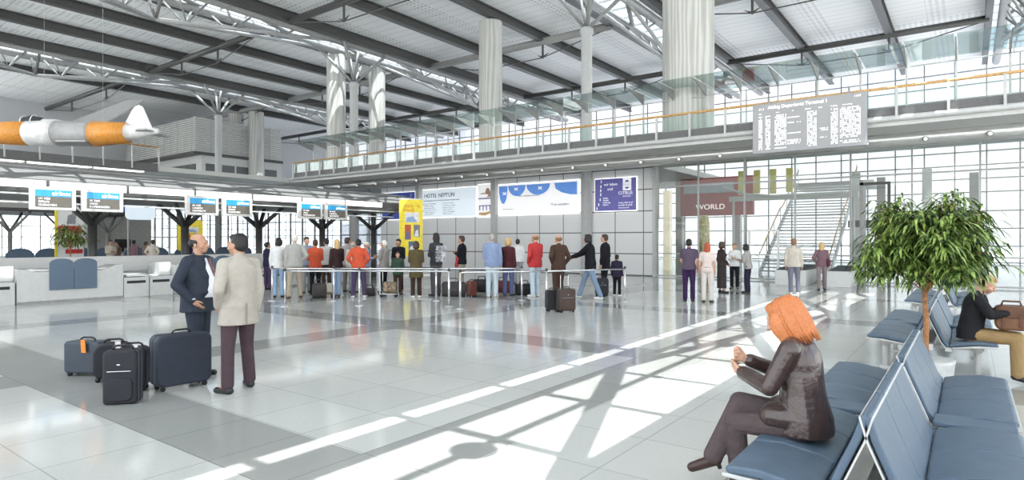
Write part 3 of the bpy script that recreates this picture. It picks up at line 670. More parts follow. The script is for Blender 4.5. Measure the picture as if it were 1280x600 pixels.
# white parapets of the escalator pits
def parapet(x, y, L, label, W_=1.1):
    t = thing('parapet', label, 'parapet', (x, y, 0), 0)
    MB().box(0, W_, 0, L, 0, .58).build('wall_panel', WHITE, t, bevel=.01)
    MB().prism([(0, .59), (L, .72), (L, .59)], 'x', .02, W_-.02).build('dark_rim', BLACK, t)
    return t
parapet(-6.0, 25.2, 2.4, 'white parapet with dark rim behind the man in the beige shirt')
parapet(-4.2, 25.2, 2.4, 'white parapet with dark rim behind the woman carrying a burgundy bag', .8)
t = thing('door_frame', 'white square portal frame at the foot of the staircase', 'door frame', (-7.6, 27.3, 0))
MB().box(0, .07, 0, .1, 0, 2.1).build('jamb', WHITE, t); MB().box(1.18, 1.25, 0, .1, 0, 2.1).build('jamb', WHITE, t); MB().box(0, 1.25, 0, .1, 2.1, 2.17).build('lintel', WHITE, t)
t = thing('portal_frame', 'dark rectangular portal frame left of the indoor tree', 'frame', (-3.3, 26.6, 0))
MB().box(0,.12,0,.8,0,3.9).build('jamb', STEEL_M, t); MB().box(.0,.12,0,.8,3.9,4.0).build('lintel', STEEL_M, t); MB().box(.9,1.0,0,.1,0,3.8).build('jamb', STEEL_D, t); MB().box(0,1.0,0,.1,3.8,3.9).build('lintel', STEEL_D, t)

# ------------------------------------------------------------------ benches
PALE = mat('pale grey bench casting', (.62,.62,.6), .35)
SEATY = [0, .56, 1.12, 1.96, 2.52, 3.08]; SW = .545
def pad_profile(side):
    # (x, z) of a seat: side -1 faces left
    s = side
    top = [(s*.68, .455), (s*.66, .475), (s*.5, .485), (s*.3, .455), (s*.215, .43)]
    bot = [(s*.215, .385), (s*.3, .405), (s*.5, .435), (s*.66, .43)]
    return top + bot
def back_profile(s):
    out = [(s*.215,.41),(s*.17,.47),(s*.12,.60),(s*.06,.74),(s*.02,.86)]
    inn = [(s*-.012,.85),(s*.022,.73),(s*.085,.58),(s*.14,.45),(s*.19,.38)]
    return out + inn
BX = -.395
def bench(y0, label):
    t = thing('bench', label, 'bench', (BX, y0, 0), 0)
    MB().box(-.045, .045, -.02, 3.68, .33, .41).build('beam', PALE, t, bevel=.008)
    for s in (-1, 1):
        MB().box(s*.2-.035, s*.2+.035, 0.02, 3.62, .33, .385).build('rail', PALE, t, bevel=.008)
        for k, sy in enumerate(SEATY):
            p = MB().prism(pad_profile(s), 'y', sy, sy+SW).build('seat', BLUE, t, bevel=.014, seg=3)
            MB().prism([(x_*1.0, z-.012) for x_, z in [(s*.69,.445),(s*.5,.44),(s*.24,.40),(s*.24,.385),(s*.5,.415),(s*.69,.425)]], 'y', sy-.004, sy+SW+.008).build('seat_shell', PALE, p, bevel=.004)
            q = MB().prism(back_profile(s), 'y', sy, sy+SW).build('backrest', BLUE, t, bevel=.012, seg=3)
            MB().prism([(x_-s*.012, z) for x_, z in back_profile(s)[5:]] + [(x_-s*.02, z-.005) for x_, z in back_profile(s)[5:]][::-1], 'y', sy-.003, sy+SW+.003).build('back_shell', PALE, q)
        MB().prism([(s*.66,.47),(s*.2,.47),(s*.2,.43),(s*.66,.45)], 'y', 1.69, 1.94).build('side_table', BLUE, t, bevel=.01)
    for sy in (.3, 1.8, 3.35):
        for s in (-1, 1):
            MB().tube([(s*.5, sy, .02), (s*.5, sy, .39)], .032, 12).build('leg', PALE, t, True)
            MB().lathe((s*.5, sy, 0), [(.07,0),(.07,.02),(.04,.035)], 16).build('foot', PALE, t, True)
            MB().tube([(s*.5, sy-.06, .36), (s*.5, sy+.06, .36)], .055, 14).build('joint', PALE, t, True)
        MB().box(-.5, .5, sy-.025, sy+.025, .33, .37).build('cross_bar', PALE, t)
        MB().prism([(-.21,.36),(-.17,.46),(-.03,.80),(.03,.80),(.17,.46),(.21,.36),(.15,.36),(0,.74),(-.15,.36)], 'y', sy-.015, sy+.015).build('back_bracket', PALE, t)
    return t
bench(3.4, 'nearest blue back-to-back bench, with the red-haired woman sitting on it')
bench(9.3, 'middle blue back-to-back bench, with the woman holding a brown bag on it')
bench(15.2, 'farthest blue back-to-back bench, behind the indoor tree')
# ------------------------------------------------------------------ indoor tree
def leaf_mat(name, c0, c1):
    m = bpy.data.materials.new(name); nt, b = nodes_of(m)
    tx = nt.nodes.new('ShaderNodeTexCoord'); nz = nt.nodes.new('ShaderNodeTexNoise'); nz.inputs['Scale'].default_value = 14
    rp = nt.nodes.new('ShaderNodeValToRGB'); rp.color_ramp.elements[0].position = .4; rp.color_ramp.elements[1].position = .6
    rp.color_ramp.elements[0].color = (*c0, 1); rp.color_ramp.elements[1].color = (*c1, 1)
    nt.links.new(tx.outputs['Object'], nz.inputs['Vector']); nt.links.new(nz.outputs['Fac'], rp.inputs[0]); nt.links.new(rp.outputs[0], b.inputs['Base Color'])
    b.inputs['Roughness'].default_value = .4; b.inputs['Specular IOR Level'].default_value = .4
    return m
LEAFM = leaf_mat('lit and shaded ficus leaf green', (.018,.05,.008), (.30,.42,.10))  # near-black and bright tones put leaf shade and highlights into the colour
BARK = mat('orange brown bark', (.42,.19,.08), .8, noise=.2, nscale=30, bump=.4)
def plant(loc, label, trunk_h, cr, cz0, cz1, nl, ll, seed, name='indoor_tree', nb=60):
    rn = random.Random(seed); t = thing(name, label, 'tree' if trunk_h > .5 else 'plant', loc)
    MB().lathe((0,0,0), [(.2,0),(.24,.06),(.27,.36),(.28,.4),(.25,.4)], 28).build('pot', mat('pale planter', (.6,.6,.57), .5), t, True)
    MB().lathe((0,0,.36), [(.25,0),(.25,.02)], 20).build('soil', mat('dark potting soil', (.05,.035,.02), .9), t)
    MB().tube([(0,0,.36), (.01,.01,.8), (-.01,0,trunk_h), (0,0,trunk_h+.35)], [.032,.027,.024,.012], 10).build('trunk', BARK, t, True)
    br = MB(); fv = []; ff = []
    zc = (cz0+cz1)/2; hz = (cz1-cz0)/2
    for b in range(nb):
        a = rn.uniform(0, 2*PI); u = rn.uniform(-.55, 1); rr = cr*math.sqrt(max(.08, 1-u*u*.75))*rn.uniform(.45, 1.0)
        e = Vector((math.cos(a)*rr, math.sin(a)*rr, zc+hz*u*.85 - .1*rr)); s0 = Vector((0,0,rn.uniform(trunk_h-.12, trunk_h+.3)))
        m1 = s0.lerp(e, .5) + Vector((0,0,.14)); br.tube([s0, m1, e], [.008,.005,.002], 5, cap=False)
        for j in range(nl):
            f = rn.uniform(.35, 1.05); base = (s0.lerp(m1, f*2) if f < .5 else m1.lerp(e, f*2-1)) + Vector([rn.gauss(0,.03) for _ in range(3)])
            th = rn.uniform(0, 2*PI); out = Vector((math.cos(th), math.sin(th), rn.uniform(-.25,.45))); out = (out + (base-Vector((0,0,zc)))*.7).normalized()
            L = ll*rn.uniform(.7, 1.25); w = L*.058; pts = []; p = base.copy(); d = out.copy()
            for q in range(5):
                pts.append(p.copy()); p = p + d*L/4; d = (d + Vector((0,0,-.55))).normalized()
            side = out.cross(Vector((0,0,1))).normalized() if abs(out.z) < .95 else Vector((1,0,0)); o = len(fv)
            for q, wq in enumerate((.25, .9, 1, .65, .03)): fv += [pts[q]-side*w*wq, pts[q]+side*w*wq]
            ff += [(o+2*q, o+2*q+1, o+2*q+3, o+2*q+2) for q in range(4)]
    br.build('branches', BARK, t)
    me = bpy.data.meshes.new('foliage'); me.from_pydata([tuple(v) for v in fv], [], ff); me.update()
    o = link('foliage', me, LEAFM, t, True); o['kind'] = 'stuff'
    return t
plant((-.38, 8.2, 0), 'leafy indoor fig tree with orange-brown trunk between the first two benches', 1.2, .74, 1.0, 2.3, 30, .25, 5, nb=165)
plant((-32.3, 10.4, .0), 'bushy potted plant beside the red-striped poster stand beyond the check-in wall', 1.35, .95, 1.2, 2.6, 9, .4, 9, 'potted_plant', nb=60)
# ------------------------------------------------------------------ suitcases
NAVY = mat('navy suitcase fabric', (.022,.028,.045), .6, bump=.2, bscale=150); BLK = mat('black suitcase fabric', (.016,.016,.022), .65, bump=.25, bscale=150)
GUN = mat('dark blue hard shell', (.035,.05,.07), .35); TAG = mat('orange luggage tag', (.85,.25,.03), .5); TAGW = mat('white luggage tag', (.85,.8,.78), .5)
BRN = mat('dark brown leather case', (.06,.035,.025), .5, bump=.2); TRIM = mat('case trim grey', (.1,.12,.14), .4)
def rrect(w, h, r, n=5):
    ps = []
    for cx_, cz_, a0 in ((w/2-r, r, -PI/2), (w/2-r, h-r, 0), (-w/2+r, h-r, PI/2), (-w/2+r, r, PI)):
        for k in range(n+1): a = a0 + PI/2*k/n; ps.append((cx_+r*math.cos(a), cz_+r*math.sin(a)))
    return ps
def suitcase(label, loc, rz, w, d, h, m, lift=.04, r=.06, tagm=None, wheels=True, pull=False, pocket=True, grp=None, trim=TRIM):
    t = thing('suitcase', label, 'suitcase', loc, rz, grp)
    MB().prism([(x, z+lift) for x, z in rrect(w, h-lift, r)], 'y', -d/2, d/2).build('shell', m, t, bevel=.03, seg=4)
    for y in (-d*.17, d*.17): MB().prism([(x*1.012, z*1.006+lift-.004) for x, z in rrect(w, h-lift, r)], 'y', y-.008, y+.008).build('seam', trim, t)
    MB().tube([(-.1, 0, h-.01), (-.09, 0, h+.025), (-.06, 0, h+.04), (.06, 0, h+.04), (.09, 0, h+.025), (.1, 0, h-.01)], .012, 8).build('handle', BLACK, t, True)
    if pocket:
        MB().prism([(x*.8, z*.42+lift+h*.07) for x, z in rrect(w, h, .1)], 'y', -d/2-.02, -d/2+.01).build('pocket', m, t, bevel=.012)
        MB().tube([(-w*.35, -d/2-.004, h*.62), (w*.35, -d/2-.004, h*.62)], .005, 5).build('zip', CHROME, t)
        MB().box(-.015,.015,-d/2-.02,-d/2-.004,h*.74,h*.76).build('clasp', CHROME, t)
    if wheels:
        for x in (-w*.38, w*.38):
            for y in (-d*.3, d*.3): MB().tube([(x, y-.015, .027), (x, y+.015, .027)], .027, 12).build('wheel', BLACK, t, True)
    if tagm: MB().prism([(.02,h+.03),(.075,h+.03),(.09,h-.13),(.03,h-.13)], 'y', -d/2-.035, -d/2-.025).build('luggage_tag', tagm, t)
    if pull:
        for x in (-.1, .1): MB().tube([(x, d*.3, h-.1), (x, d*.3, h+.32)], .008, 6).build('pull_tube', CHROME, t)
        MB().tube([(-.1, d*.3, h+.32), (.1, d*.3, h+.32)], .014, 8).build('pull_grip', BLACK, t)
    return t
CAMR = Vector((.8037, .595, 0))
def face_cam(px, off=0): return math.atan2(.595, .8037) + math.radians(off)
suitcase('dark blue hard suitcase with orange tag, leftmost of the luggage group', ground(110, 469), face_cam(0, -6), .50, .22, .44, GUN, r=.05, tagm=TAG, pocket=False)
suitcase('black rounded suitcase between the orange-tagged case and the upright bag', ground(142, 475), face_cam(0, 30), .42, .24, .46, BLK, r=.12, tagm=TAGW, pocket=False)
suitcase('black bag with white tag tucked behind the frontmost upright bag', ground(166, 488), face_cam(0, 18), .3, .2, .50, BLK, r=.05, tagm=TAGW, pocket=False)
suitcase('small upright black fabric suitcase, frontmost of the luggage group', ground(154, 503), face_cam(0, 12), .32, .22, .56, BLK, lift=.0, r=.04, wheels=False)
suitcase('large navy suitcase on little wheels beside the man in the dark suit', ground(226, 484), face_cam(0, 50), .60, .27, .63, NAVY, r=.08, lift=.05, pocket=False)
# queue luggage
def duffel(label, loc, rz, L, w, h, m, name='duffel_bag', strap=True, cat='bag'):
    t = thing(name, label, cat, loc, rz)
    secs = []; n = 16
    for f, s in ((0,.72),(.04,.9),(.15,1),(.85,1),(.96,.9),(1,.72)):
        ring = []
        for k in range(n):
            a = 2*PI*k/n; c, s_ = math.cos(a), math.sin(a); q = (abs(c)**3+abs(s_)**3)**(-1/3)
            ring.append(((f-.5)*L, c*q*w/2*s, h/2 + s_*q*h/2*(s if s_ > 0 else 1)*(1+.06*math.sin(f*9+k))))
        secs.append(ring)
    vs = [p for s in secs for p in s]; fs = [tuple(range(n))] + [tuple(range(len(vs)-n, len(vs)))]
    for i in range(len(secs)-1):
        for k in range(n): fs.append((i*n+k, i*n+(k+1)%n, (i+1)*n+(k+1)%n, (i+1)*n+k))
    zmin = min(v[2] for v in vs); vs = [(a, b, c-zmin) for a, b, c in vs]
    MB().add(vs, fs).build('body', m, t, True, bevel=.02)
    if strap:
        for y in (-.06, .06): MB().tube([(-.14, y, h-.03), (-.1, y*.6, h+.1), (.1, y*.6, h+.1), (.14, y, h-.03)], .011, 6).build('strap', BLACK, t, True)
        MB().tube([(-L*.4, 0, h*1.0), (L*.4, 0, h*1.0)], .007, 5).build('zip', CHROME, t)
    return t
DRED = mat('dark red leather', (.14,.03,.02), .5); DGR = mat('charcoal brown nylon', (.035,.03,.028), .6, bump=.3, bscale=60)
BLKN = mat('black nylon', (.01,.01,.012), .6, bump=.3, bscale=50)
duffel('large dark brown holdall on the floor behind the middle barrier post', ground(567, 371), YAW+.1, .72, .38, .46, DGR)
suitcase('narrow dark red suitcase at the end of the big brown holdall', ground(589, 371), YAW+.8, .3, .2, .48, DRED, grp=None, pocket=False)
duffel('shapeless black bag on the floor between the two couples in the queue', ground(602, 365), YAW-.2, .62, .4, .42, BLKN)
duffel('dark red travel bag at the feet of the blond woman', ground(628, 366), YAW, .5, .3, .4, DRED)
duffel('black rucksack with pale buckles lying on the floor beside the jeans man', ground(655, 369), YAW+.3, .55, .35, .36, BLKN, 'rucksack')
duffel('dark basket bag on the floor at the right end of the left cluster', ground(461, 370), YAW, .35, .25, .24, DGR, 'basket_bag')
suitcase('black upright suitcase left of the brown leather trolley case', ground(691, 389), YAW+.3, .34, .24, .52, BLKN, pocket=False)
suitcase('brown leather trolley case with raised pull handle by the bald man in brown', ground(707, 390), YAW+.35, .42, .26, .56, BRN, pull=True)
suitcase('dark case standing behind the jeans-wearing woman in black', ground(752, 370), YAW, .4, .25, .55, BLK)
duffel('beige-strapped carry bag among the legs of the left queue cluster', ground(411, 367), YAW, .6, .3, .34, mat('cream bag', (.7,.62,.5), .6))
duffel('dark shopping bag among the legs of the left queue cluster', ground(399, 373), YAW+.4, .4, .3, .45, DGR)
# barriers
def barrier(label, pts, base_last=False):
    t = thing('queue_barrier', label, 'barrier', (0,0,0))
    P = [ground(*p) for p in pts]
    for k, p in enumerate(P):
        MB().tube([(p.x, p.y, 0), (p.x, p.y, .93)], .027, 12).build('post', CHROME, t, True)
        MB().lathe((p.x, p.y, 0), [(.13,0),(.13,.012),(.05,.03)], 20).build('base', CHROME, t, True)
        MB().lathe((p.x, p.y, .93), [(.034,0),(.034,.045),(.02,.06)], 12).build('cap', STEEL_D, t, True)
    for a, b_ in zip(P[:-1], P[1:]):
        MB().tube([(a.x, a.y, .91), (b_.x, b_.y, .91)], .022, 8).build('rail', CHROME, t, True)
    return t
barrier('steel barrier rail in front of the left queue cluster', [(356, 383), (449, 382), (561, 383)])
barrier('steel barrier rail behind the front one, ending at the man in the red jacket', [(340, 376), (417, 376), (545, 376), (652, 375.5)])
barrier('steel barrier rail at the right end of the queue, with flat base plate', [(575, 386), (683, 383), (781, 377)])
# ------------------------------------------------------------------ people
TMP = bpy.data.scenes.new('workbench')
def V(*a): return Vector(a)
class Body:
    """overlapping tapered solids, fused into one surface with a voxel remesh"""
    def __init__(s): s.m = MB()
    def cap(s, p0, p1, r0, r1, fl=(1, 1), n=12):
        p0, p1 = V(*p0), V(*p1); d = p1 - p0; L = max(d.length, 1e-4); d /= L
        a = V(0,1,0) if abs(d.y) < .9 else V(0,0,1); u = a.cross(d).normalized(); w = d.cross(u)
        rings = [(-r0*math.cos(t), r0*math.sin(t)) for t in (.35, .8, 1.25)] + [(0, r0), (L*.5, (r0+r1)/2), (L, r1)] + [(L + r1*math.sin(t), r1*math.cos(t)) for t in (.35, .8, 1.25)]
        vs = []
        for z, r in rings:
            for k in range(n): t = 2*PI*k/n; vs.append(p0 + d*z + u*(r*math.cos(t)*fl[0]) + w*(r*math.sin(t)*fl[1]))
        fs = [tuple(range(n-1,-1,-1)), tuple(range((len(rings)-1)*n, len(rings)*n))]
        for i in range(len(rings)-1):
            for k in range(n): fs.append((i*n+k, i*n+(k+1)%n, (i+1)*n+(k+1)%n, (i+1)*n+k))
        s.m.add(vs, fs); return s
    def ell(s, c, r, M=None, n=14):
        c = V(*c); vs = []; K = 9
        for i in range(1, K):
            ph = PI*i/K
            for k in range(n):
                t = 2*PI*k/n; p = V(r[0]*math.sin(ph)*math.cos(t), r[1]*math.sin(ph)*math.sin(t), -r[2]*math.cos(ph)); vs.append(c + (M @ p if M else p))
        fs = [tuple(range(n-1,-1,-1)), tuple(range((K-2)*n, (K-1)*n))]
        for i in range(K-2):
            for k in range(n): fs.append((i*n+k, i*n+(k+1)%n, (i+1)*n+(k+1)%n, (i+1)*n+k))
        s.m.add(vs, fs); return s
    def loft(s, rings, n=18, p=2.15):
        """rings: (centre, right vector * rx, forward vector * ry)"""
        vs = []
        for c, a, b in rings:
            for k in range(n):
                t = 2*PI*k/n; co, si = math.cos(t), math.sin(t); q = (abs(co)**p + abs(si)**p)**(-1/p); vs.append(V(*c) + V(*a)*co*q + V(*b)*si*q)
        fs = [tuple(range(n-1,-1,-1)), tuple(range((len(rings)-1)*n, len(rings)*n))]
        for i in range(len(rings)-1):
            for k in range(n): fs.append((i*n+k, i*n+(k+1)%n, (i+1)*n+(k+1)%n, (i+1)*n+k))
        s.m.add(vs, fs); return s
    def mesh(s, voxel, smooth=4, fac=.5, cut=None, tex=0):
        me = bpy.data.meshes.new('b'); me.from_pydata(s.m.v, [], s.m.f); me.update(); fix_normals(me)
        o = bpy.data.objects.new('b', me); TMP.collection.objects.link(o)
        r = o.modifiers.new('r', 'REMESH'); r.mode = 'VOXEL'; r.voxel_size = voxel; r.use_smooth_shade = True
        if smooth: sm = o.modifiers.new('s', 'SMOOTH'); sm.factor = fac; sm.iterations = smooth
        
        with bpy.context.temp_override(scene=TMP, view_layer=TMP.view_layers[0]):
            dg = bpy.context.evaluated_depsgraph_get(); out = bpy.data.meshes.new_from_object(o.evaluated_get(dg))
        bpy.data.objects.remove(o)
        for p in out.polygons: p.use_smooth = True
        out.materials.clear(); return out
def join_meshes(parts):
    """parts: (mesh, matrix) -> one mesh"""
    vs = []; fs = []
    for me, M in parts:
        o = len(vs); vs += [tuple(M @ v.co) for v in me.vertices]; fs += [tuple(i+o for i in p.vertices) for p in me.polygons]
    me = bpy.data.meshes.new('body'); me.from_pydata(vs, [], fs); me.update()
    for p in me.polygons: p.use_smooth = True
    return me
def head_mesh(fem=False):
    b = Body()                                              # origin at the base of the skull, face towards +Y, crown at z .155
    b.ell((0,-.012,.055), (.073,.092,.098)).ell((0,.03,.0), (.056,.062,.075)).ell((0,.052,-.045), (.036,.036,.03))
    b.ell((0,.085,.045), (.045,.012,.03)).cap((0,.092,.03), (0,.112,-.003), .009, .0135).ell((0,.103,-.004), (.017,.01,.009))
    b.ell((0,.086,-.026), (.024,.012,.006)).ell((0,.084,-.038), (.02,.012,.007)).ell((0,.088,.042), (.05,.008,.008))
    for s in (-1, 1):
        b.ell((s*.03,.077,.025), (.013,.012,.009)).ell((s*.045,.06,-.005), (.02,.025,.022)).ell((s*.076,-.005,.018), (.008,.019,.03))
    b.cap((0,-.012,-.01), (0,-.03,-.13), .052, .058)
    return b.mesh(.0065, 3, .5)
def hand_mesh(curl=.35):
    b = Body()                                              # hangs down -Z from the wrist, palm facing +X, thumb towards +Y
    b.cap((0,0,.01), (0,0,-.05), .021, .026, (1.15,.8)); b.loft([((0,0,-.02),(.013,0,0),(0,.029,0)), ((0,0,-.06),(.014,0,0),(0,.037,0)), ((0.004,0,-.095),(.012,0,0),(0,.039,0))])
    for k, (y, L) in enumerate(((.029,.070),(.010,.078),(-.010,.072),(-.028,.056))):
        p = V(0.003, y, -.088); a = curl*.6
        for j, f in enumerate((.45,.32,.23)):
            q = p + V(math.sin(a), 0, -math.cos(a))*L*f; b.cap(p, q, .0088-.0008*j, .0082-.0008*j, n=8); p = q; a += curl
    b.cap((.002,.024,-.03), (.012,.05,-.065), .013, .0105, n=8); b.cap((.012,.05,-.065), (.02,.056,-.094), .010, .008, n=8)
    return b.mesh(.0042, 2, .4)
HEAD = head_mesh(); HANDS = {'open': hand_mesh(.3), 'grip': hand_mesh(1.05)}
SKINS = {'fair': mat('fair skin', (.62,.36,.25), .5, noise=.05), 'tan': mat('tanned skin', (.48,.27,.17), .5, noise=.05), 'dark': mat('brown skin', (.2,.1,.06), .5, noise=.05)}
def rot_to(d_from, d_to): return d_from.rotation_difference(d_to).to_matrix().to_4x4()
def hand_matrix(elbow, wrist, side, roll=0, bend=None):
    d = (wrist - elbow).normalized() if bend is None else bend.normalized()
    R_ = rot_to(V(0,0,-1), d)
    S = Matrix.Scale(-1, 4, V(1,0,0)) if side > 0 else Matrix.Identity(4)    # palms face each other
    return Matrix.Translation(wrist) @ R_ @ Matrix.Rotation(roll, 4, 'Z') @ S

ARMS = {   # elbow, wrist relative to the shoulder, for side +1, in metres at 1.75 m
    'down': ((.05,-.03,-.29), (.05,.04,-.53)), 'pocket': ((.10,-.08,-.27), (.02,.07,-.46)), 'hip': ((.12,-.1,-.24), (.0,.02,-.40)),
    'front': ((.03,.05,-.28), (-.08,.24,-.25)), 'fold': ((.04,.05,-.27), (-.26,.20,-.20)), 'low_front': ((.03,.03,-.29), (-.1,.2,-.43)),
    'push': ((.05,.05,-.27), (.02,.28,-.36)), 'phone': ((.05,.1,-.24), (-.08,.12,.06)), 'back': ((.07,-.12,-.26), (-.06,-.16,-.44)), 'reach': ((.02,.22,-.19), (.0,.45,-.28)),
    'up_low': ((.08,.03,-.28), (-.06,.22,-.33))}
def person(label, px=None, py=None, h=1.75, face=0, top=None, legs=None, shoes=None, hair='short', hair_col=None, skin='fair', fem=False, bottom='trousers',
           arms=('down','down'), stance='stand', hem=.86, sleeve='long', bulk=1.05, belly=0.0, lean=0.0, vox=.0125, at=None, rz=None, head_yaw=0, head_pitch=0, J=None, grp=None,
           coat_flare=1.0, head_only=None, collar=None, hand=('open','open'), belt=None, extra=None, seat=False, handdir=(None,None), topname='jacket'):
    k = h / 1.75
    t = thing('person', label, 'person', (0,0,0), 0, grp)
    if J is None:
        sw = .170*(.9 if fem else 1)*(.5+.5*bulk)
        P = dict(pel=V(0,0,.95), neck=V(0,-.01+lean,1.475), head=V(0,.02+lean*1.25,1.585))
        st_ = {'stand': ((.1,.02,.0),(-.1,-.02,.0)), 'wide': ((.17,.06,0),(-.16,-.06,0)), 'step': ((.09,.20,0),(-.09,-.16,0)), 'close': ((.06,.0,0),(-.06,.03,0)), 'stride': ((.08,.34,0),(-.08,-.30,0)), 'weight': ((.12,.10,0),(-.08,-.02,0))}[stance]
        for s, f in ((1, st_[0]), (-1, st_[1])):
            n_ = 'R' if s > 0 else 'L'; hip = V(s*.088,0,.93); an = V(f[0], f[1], .085); 
            kn = hip.lerp(an, .52) + V(s*.005, .03 if f[1] >= 0 else .02, 0)
            sh = V(s*sw, -.01+lean*.93, 1.405); a_ = ARMS[arms[0 if s > 0 else 1]]
            P.update({'hip'+n_: hip, 'kn'+n_: kn, 'an'+n_: an, 'toe'+n_: an + V(s*.04,.15,-.055), 'sh'+n_: sh,
                      'el'+n_: sh + V(s*a_[0][0], a_[0][1], a_[0][2]), 'wr'+n_: sh + V(s*a_[1][0], a_[1][1], a_[1][2])})
    else: P = J
    up = (P['neck'] - P['pel']).normalized(); rt = (P['shR'] - P['shL']); rt = (rt - up*rt.dot(up)).normalized(); fw = up.cross(rt)
    sp = lambda f, off=0: P['pel'].lerp(P['neck'], f) + fw*off
    B = bulk; w = (.92 if fem else 1)*B
    def torso(b, m, lo=-.17, skirt=None, bm=0):
        R_ = [(-.12,.155,.115),(.0,.168,.125),(.15,.150*(.94 if fem else 1),.112+belly*.9),(.32,.142*(.92 if fem else 1),.108+belly),(.52,.155,.112+belly*.5),(.70,.165,.115),(.82,.158,.105),(.90,.125,.088),(.96,.085,.07),(1.0,.06,.06)]
        rr = [(sp(f, belly*.55 if .1 < f < .6 else 0), rt*(rx*w+m), fw*(ry*(.6+.4*B)+m)) for f, rx, ry in R_]
        b.loft(rr)
        if fem:
            for s in (-1, 1): b.ell(sp(.62, .085)+rt*s*.07, (.06+m,.055+m,.06+m))
    def arm(b, n_, m, upto=1.0):
        s = 1 if n_ == 'R' else -1
        b.cap(P['sh'+n_] - rt*s*.07 + up*.012, P['sh'+n_], .05+m, .050+m)
        b.cap(P['sh'+n_], P['el'+n_] if upto >= .5 else P['sh'+n_].lerp(P['el'+n_], upto*2), .052*(.7+.3*B)+m, .040*(.7+.3*B)+m)
        if upto > .5: b.cap(P['el'+n_], P['el'+n_].lerp(P['wr'+n_], (upto-.5)*2), .040*(.7+.3*B)+m, (.027+m) if upto >= .99 else .032+m)
    def leg(b, n_, m, flare=0.0, upto=.97):
        b.cap(P['hip'+n_], P['kn'+n_], .086*w+m, .056*(.6+.4*B)+m); b.cap(P['kn'+n_], P['kn'+n_].lerp(P['an'+n_], upto), .054*(.6+.4*B)+m, .036+m+flare)
    # body
    b = Body(); torso(b, 0)
    b.cap(sp(.96), P['head']+V(0,-.01,-.01)*1, .056, .054)
    for n_ in 'RL': arm(b, n_, 0); leg(b, n_, 0); b.cap(P['an'+n_], P['toe'+n_], .03, .022)
    body = b.mesh(max(vox, .010), 3)
    hM = Matrix.Translation(P['head']+V(0,0,-.004)) @ Matrix.Scale(1.06, 4) @ Matrix.Rotation(math.radians(head_yaw), 4, 'Z') @ Matrix.Rotation(math.radians(-head_pitch), 4, 'X')
    if J is not None and 'headrot' in P: hM = Matrix.Translation(P['head']) @ P['headrot']
    parts = [(body, Matrix.Identity(4)), (HEAD, hM)]
    for i, n_ in enumerate('RL'):
        parts.append((HANDS[hand[i]], hand_matrix(P['el'+n_], P['wr'+n_], 1 if n_ == 'R' else -1, 0, handdir[i])))
    link('body', join_meshes(parts), SKINS[skin], t)
    # eyes
    eb = MB()
    for s in (-1, 1):
        M = hM @ Matrix.Translation(V(s*.03,.0885,.027)); r0 = .006
        eb.add([M @ V(r0*1.5*math.cos(a)*math.sin(p_), r0*.6*math.sin(a)*math.sin(p_), r0*.9*math.cos(p_)) for p_ in (.4,1.2,1.9,2.7) for a in np.linspace(0, 2*PI, 8, endpoint=False)],
               [(i*8+q, i*8+(q+1)%8, (i+1)*8+(q+1)%8, (i+1)*8+q) for i in range(3) for q in range(8)] + [tuple(range(8)), tuple(range(24,32))])
    eb.build('eyes', BLACK, t, True)
    # trousers / skirt
    if bottom == 'trousers':
        b = Body(); m = .014
        rr = [(sp(f), rt*(rx*w+m), fw*((ry)*(.6+.4*B)+m)) for f, rx, ry in ((-.16,.14,.10),(-.1,.157,.117),(.0,.168,.125),(.14,.152,.112+belly*.7))]
        b.loft(rr)
        for n_ in 'RL': leg(b, n_, m, .016)
        link('trousers', b.mesh(vox, 2), legs, t)
    elif bottom == 'skirt':
        b = Body(); m = .014; lo = P['anR'].lerp(P['anL'], .5)
        rr = [(sp(.14), rt*(.15*w+m), fw*(.112+m)), (sp(0), rt*(.168*w+m), fw*(.125+m)), (V(lo.x*.5, lo.y*.5, .55), V(.17,0,0), V(0,.15,0)), (V(lo.x, lo.y, .16), V(.16,0,0), V(0,.15,0))]
        b.loft(rr); link('skirt', b.mesh(vox, 2), legs, t)
    # top
    b = Body(); m = .026 if hem < .85 else .02; torso(b, m)
    if J is None:
        lo = P['pel'].z - (.95 - hem)
        b.loft([(V(0,0,lo), V(.172*w*coat_flare+m,0,0), V(0,.125*coat_flare+m+belly*.3,0)), (V(0,0,(lo+1.0)/2), V(.17*w+m,0,0), V(0,.12+m+belly*.5,0)), (sp(.2), rt*(.152*w+m), fw*(.112+m+belly*.6))])
    up_ = {'long': .97, 'short': .3, 'elbow': .52}[sleeve]
    for n_ in 'RL': arm(b, n_, m*.75, up_)
    b.cap(sp(.93), sp(1.03), .068, .06)
    if extra: extra(b)
    link(topname, b.mesh(vox, 2), top, t)
    # shoes
    for n_ in 'RL':
        b = Body(); a_, to = P['an'+n_], P['toe'+n_]; d = (to - a_); dn = V(d.x, d.y, 0).normalized() if not seat else d.normalized()
        b.cap(a_ + V(0,0,-.01), a_ + V(0,0,-.045)*(0 if seat else 1) - dn*.01, .046, .042); b.cap(a_+ (V(0,0,-.048) if not seat else V(0,0,-.03)) - dn*.03, to + (V(0,0,-.0) if not seat else V(0,0,0)), .041, .034, (1.15,1))
        link('shoe', b.mesh(.009 if vox < .012 else .012, 1), shoes or BLACK, t)
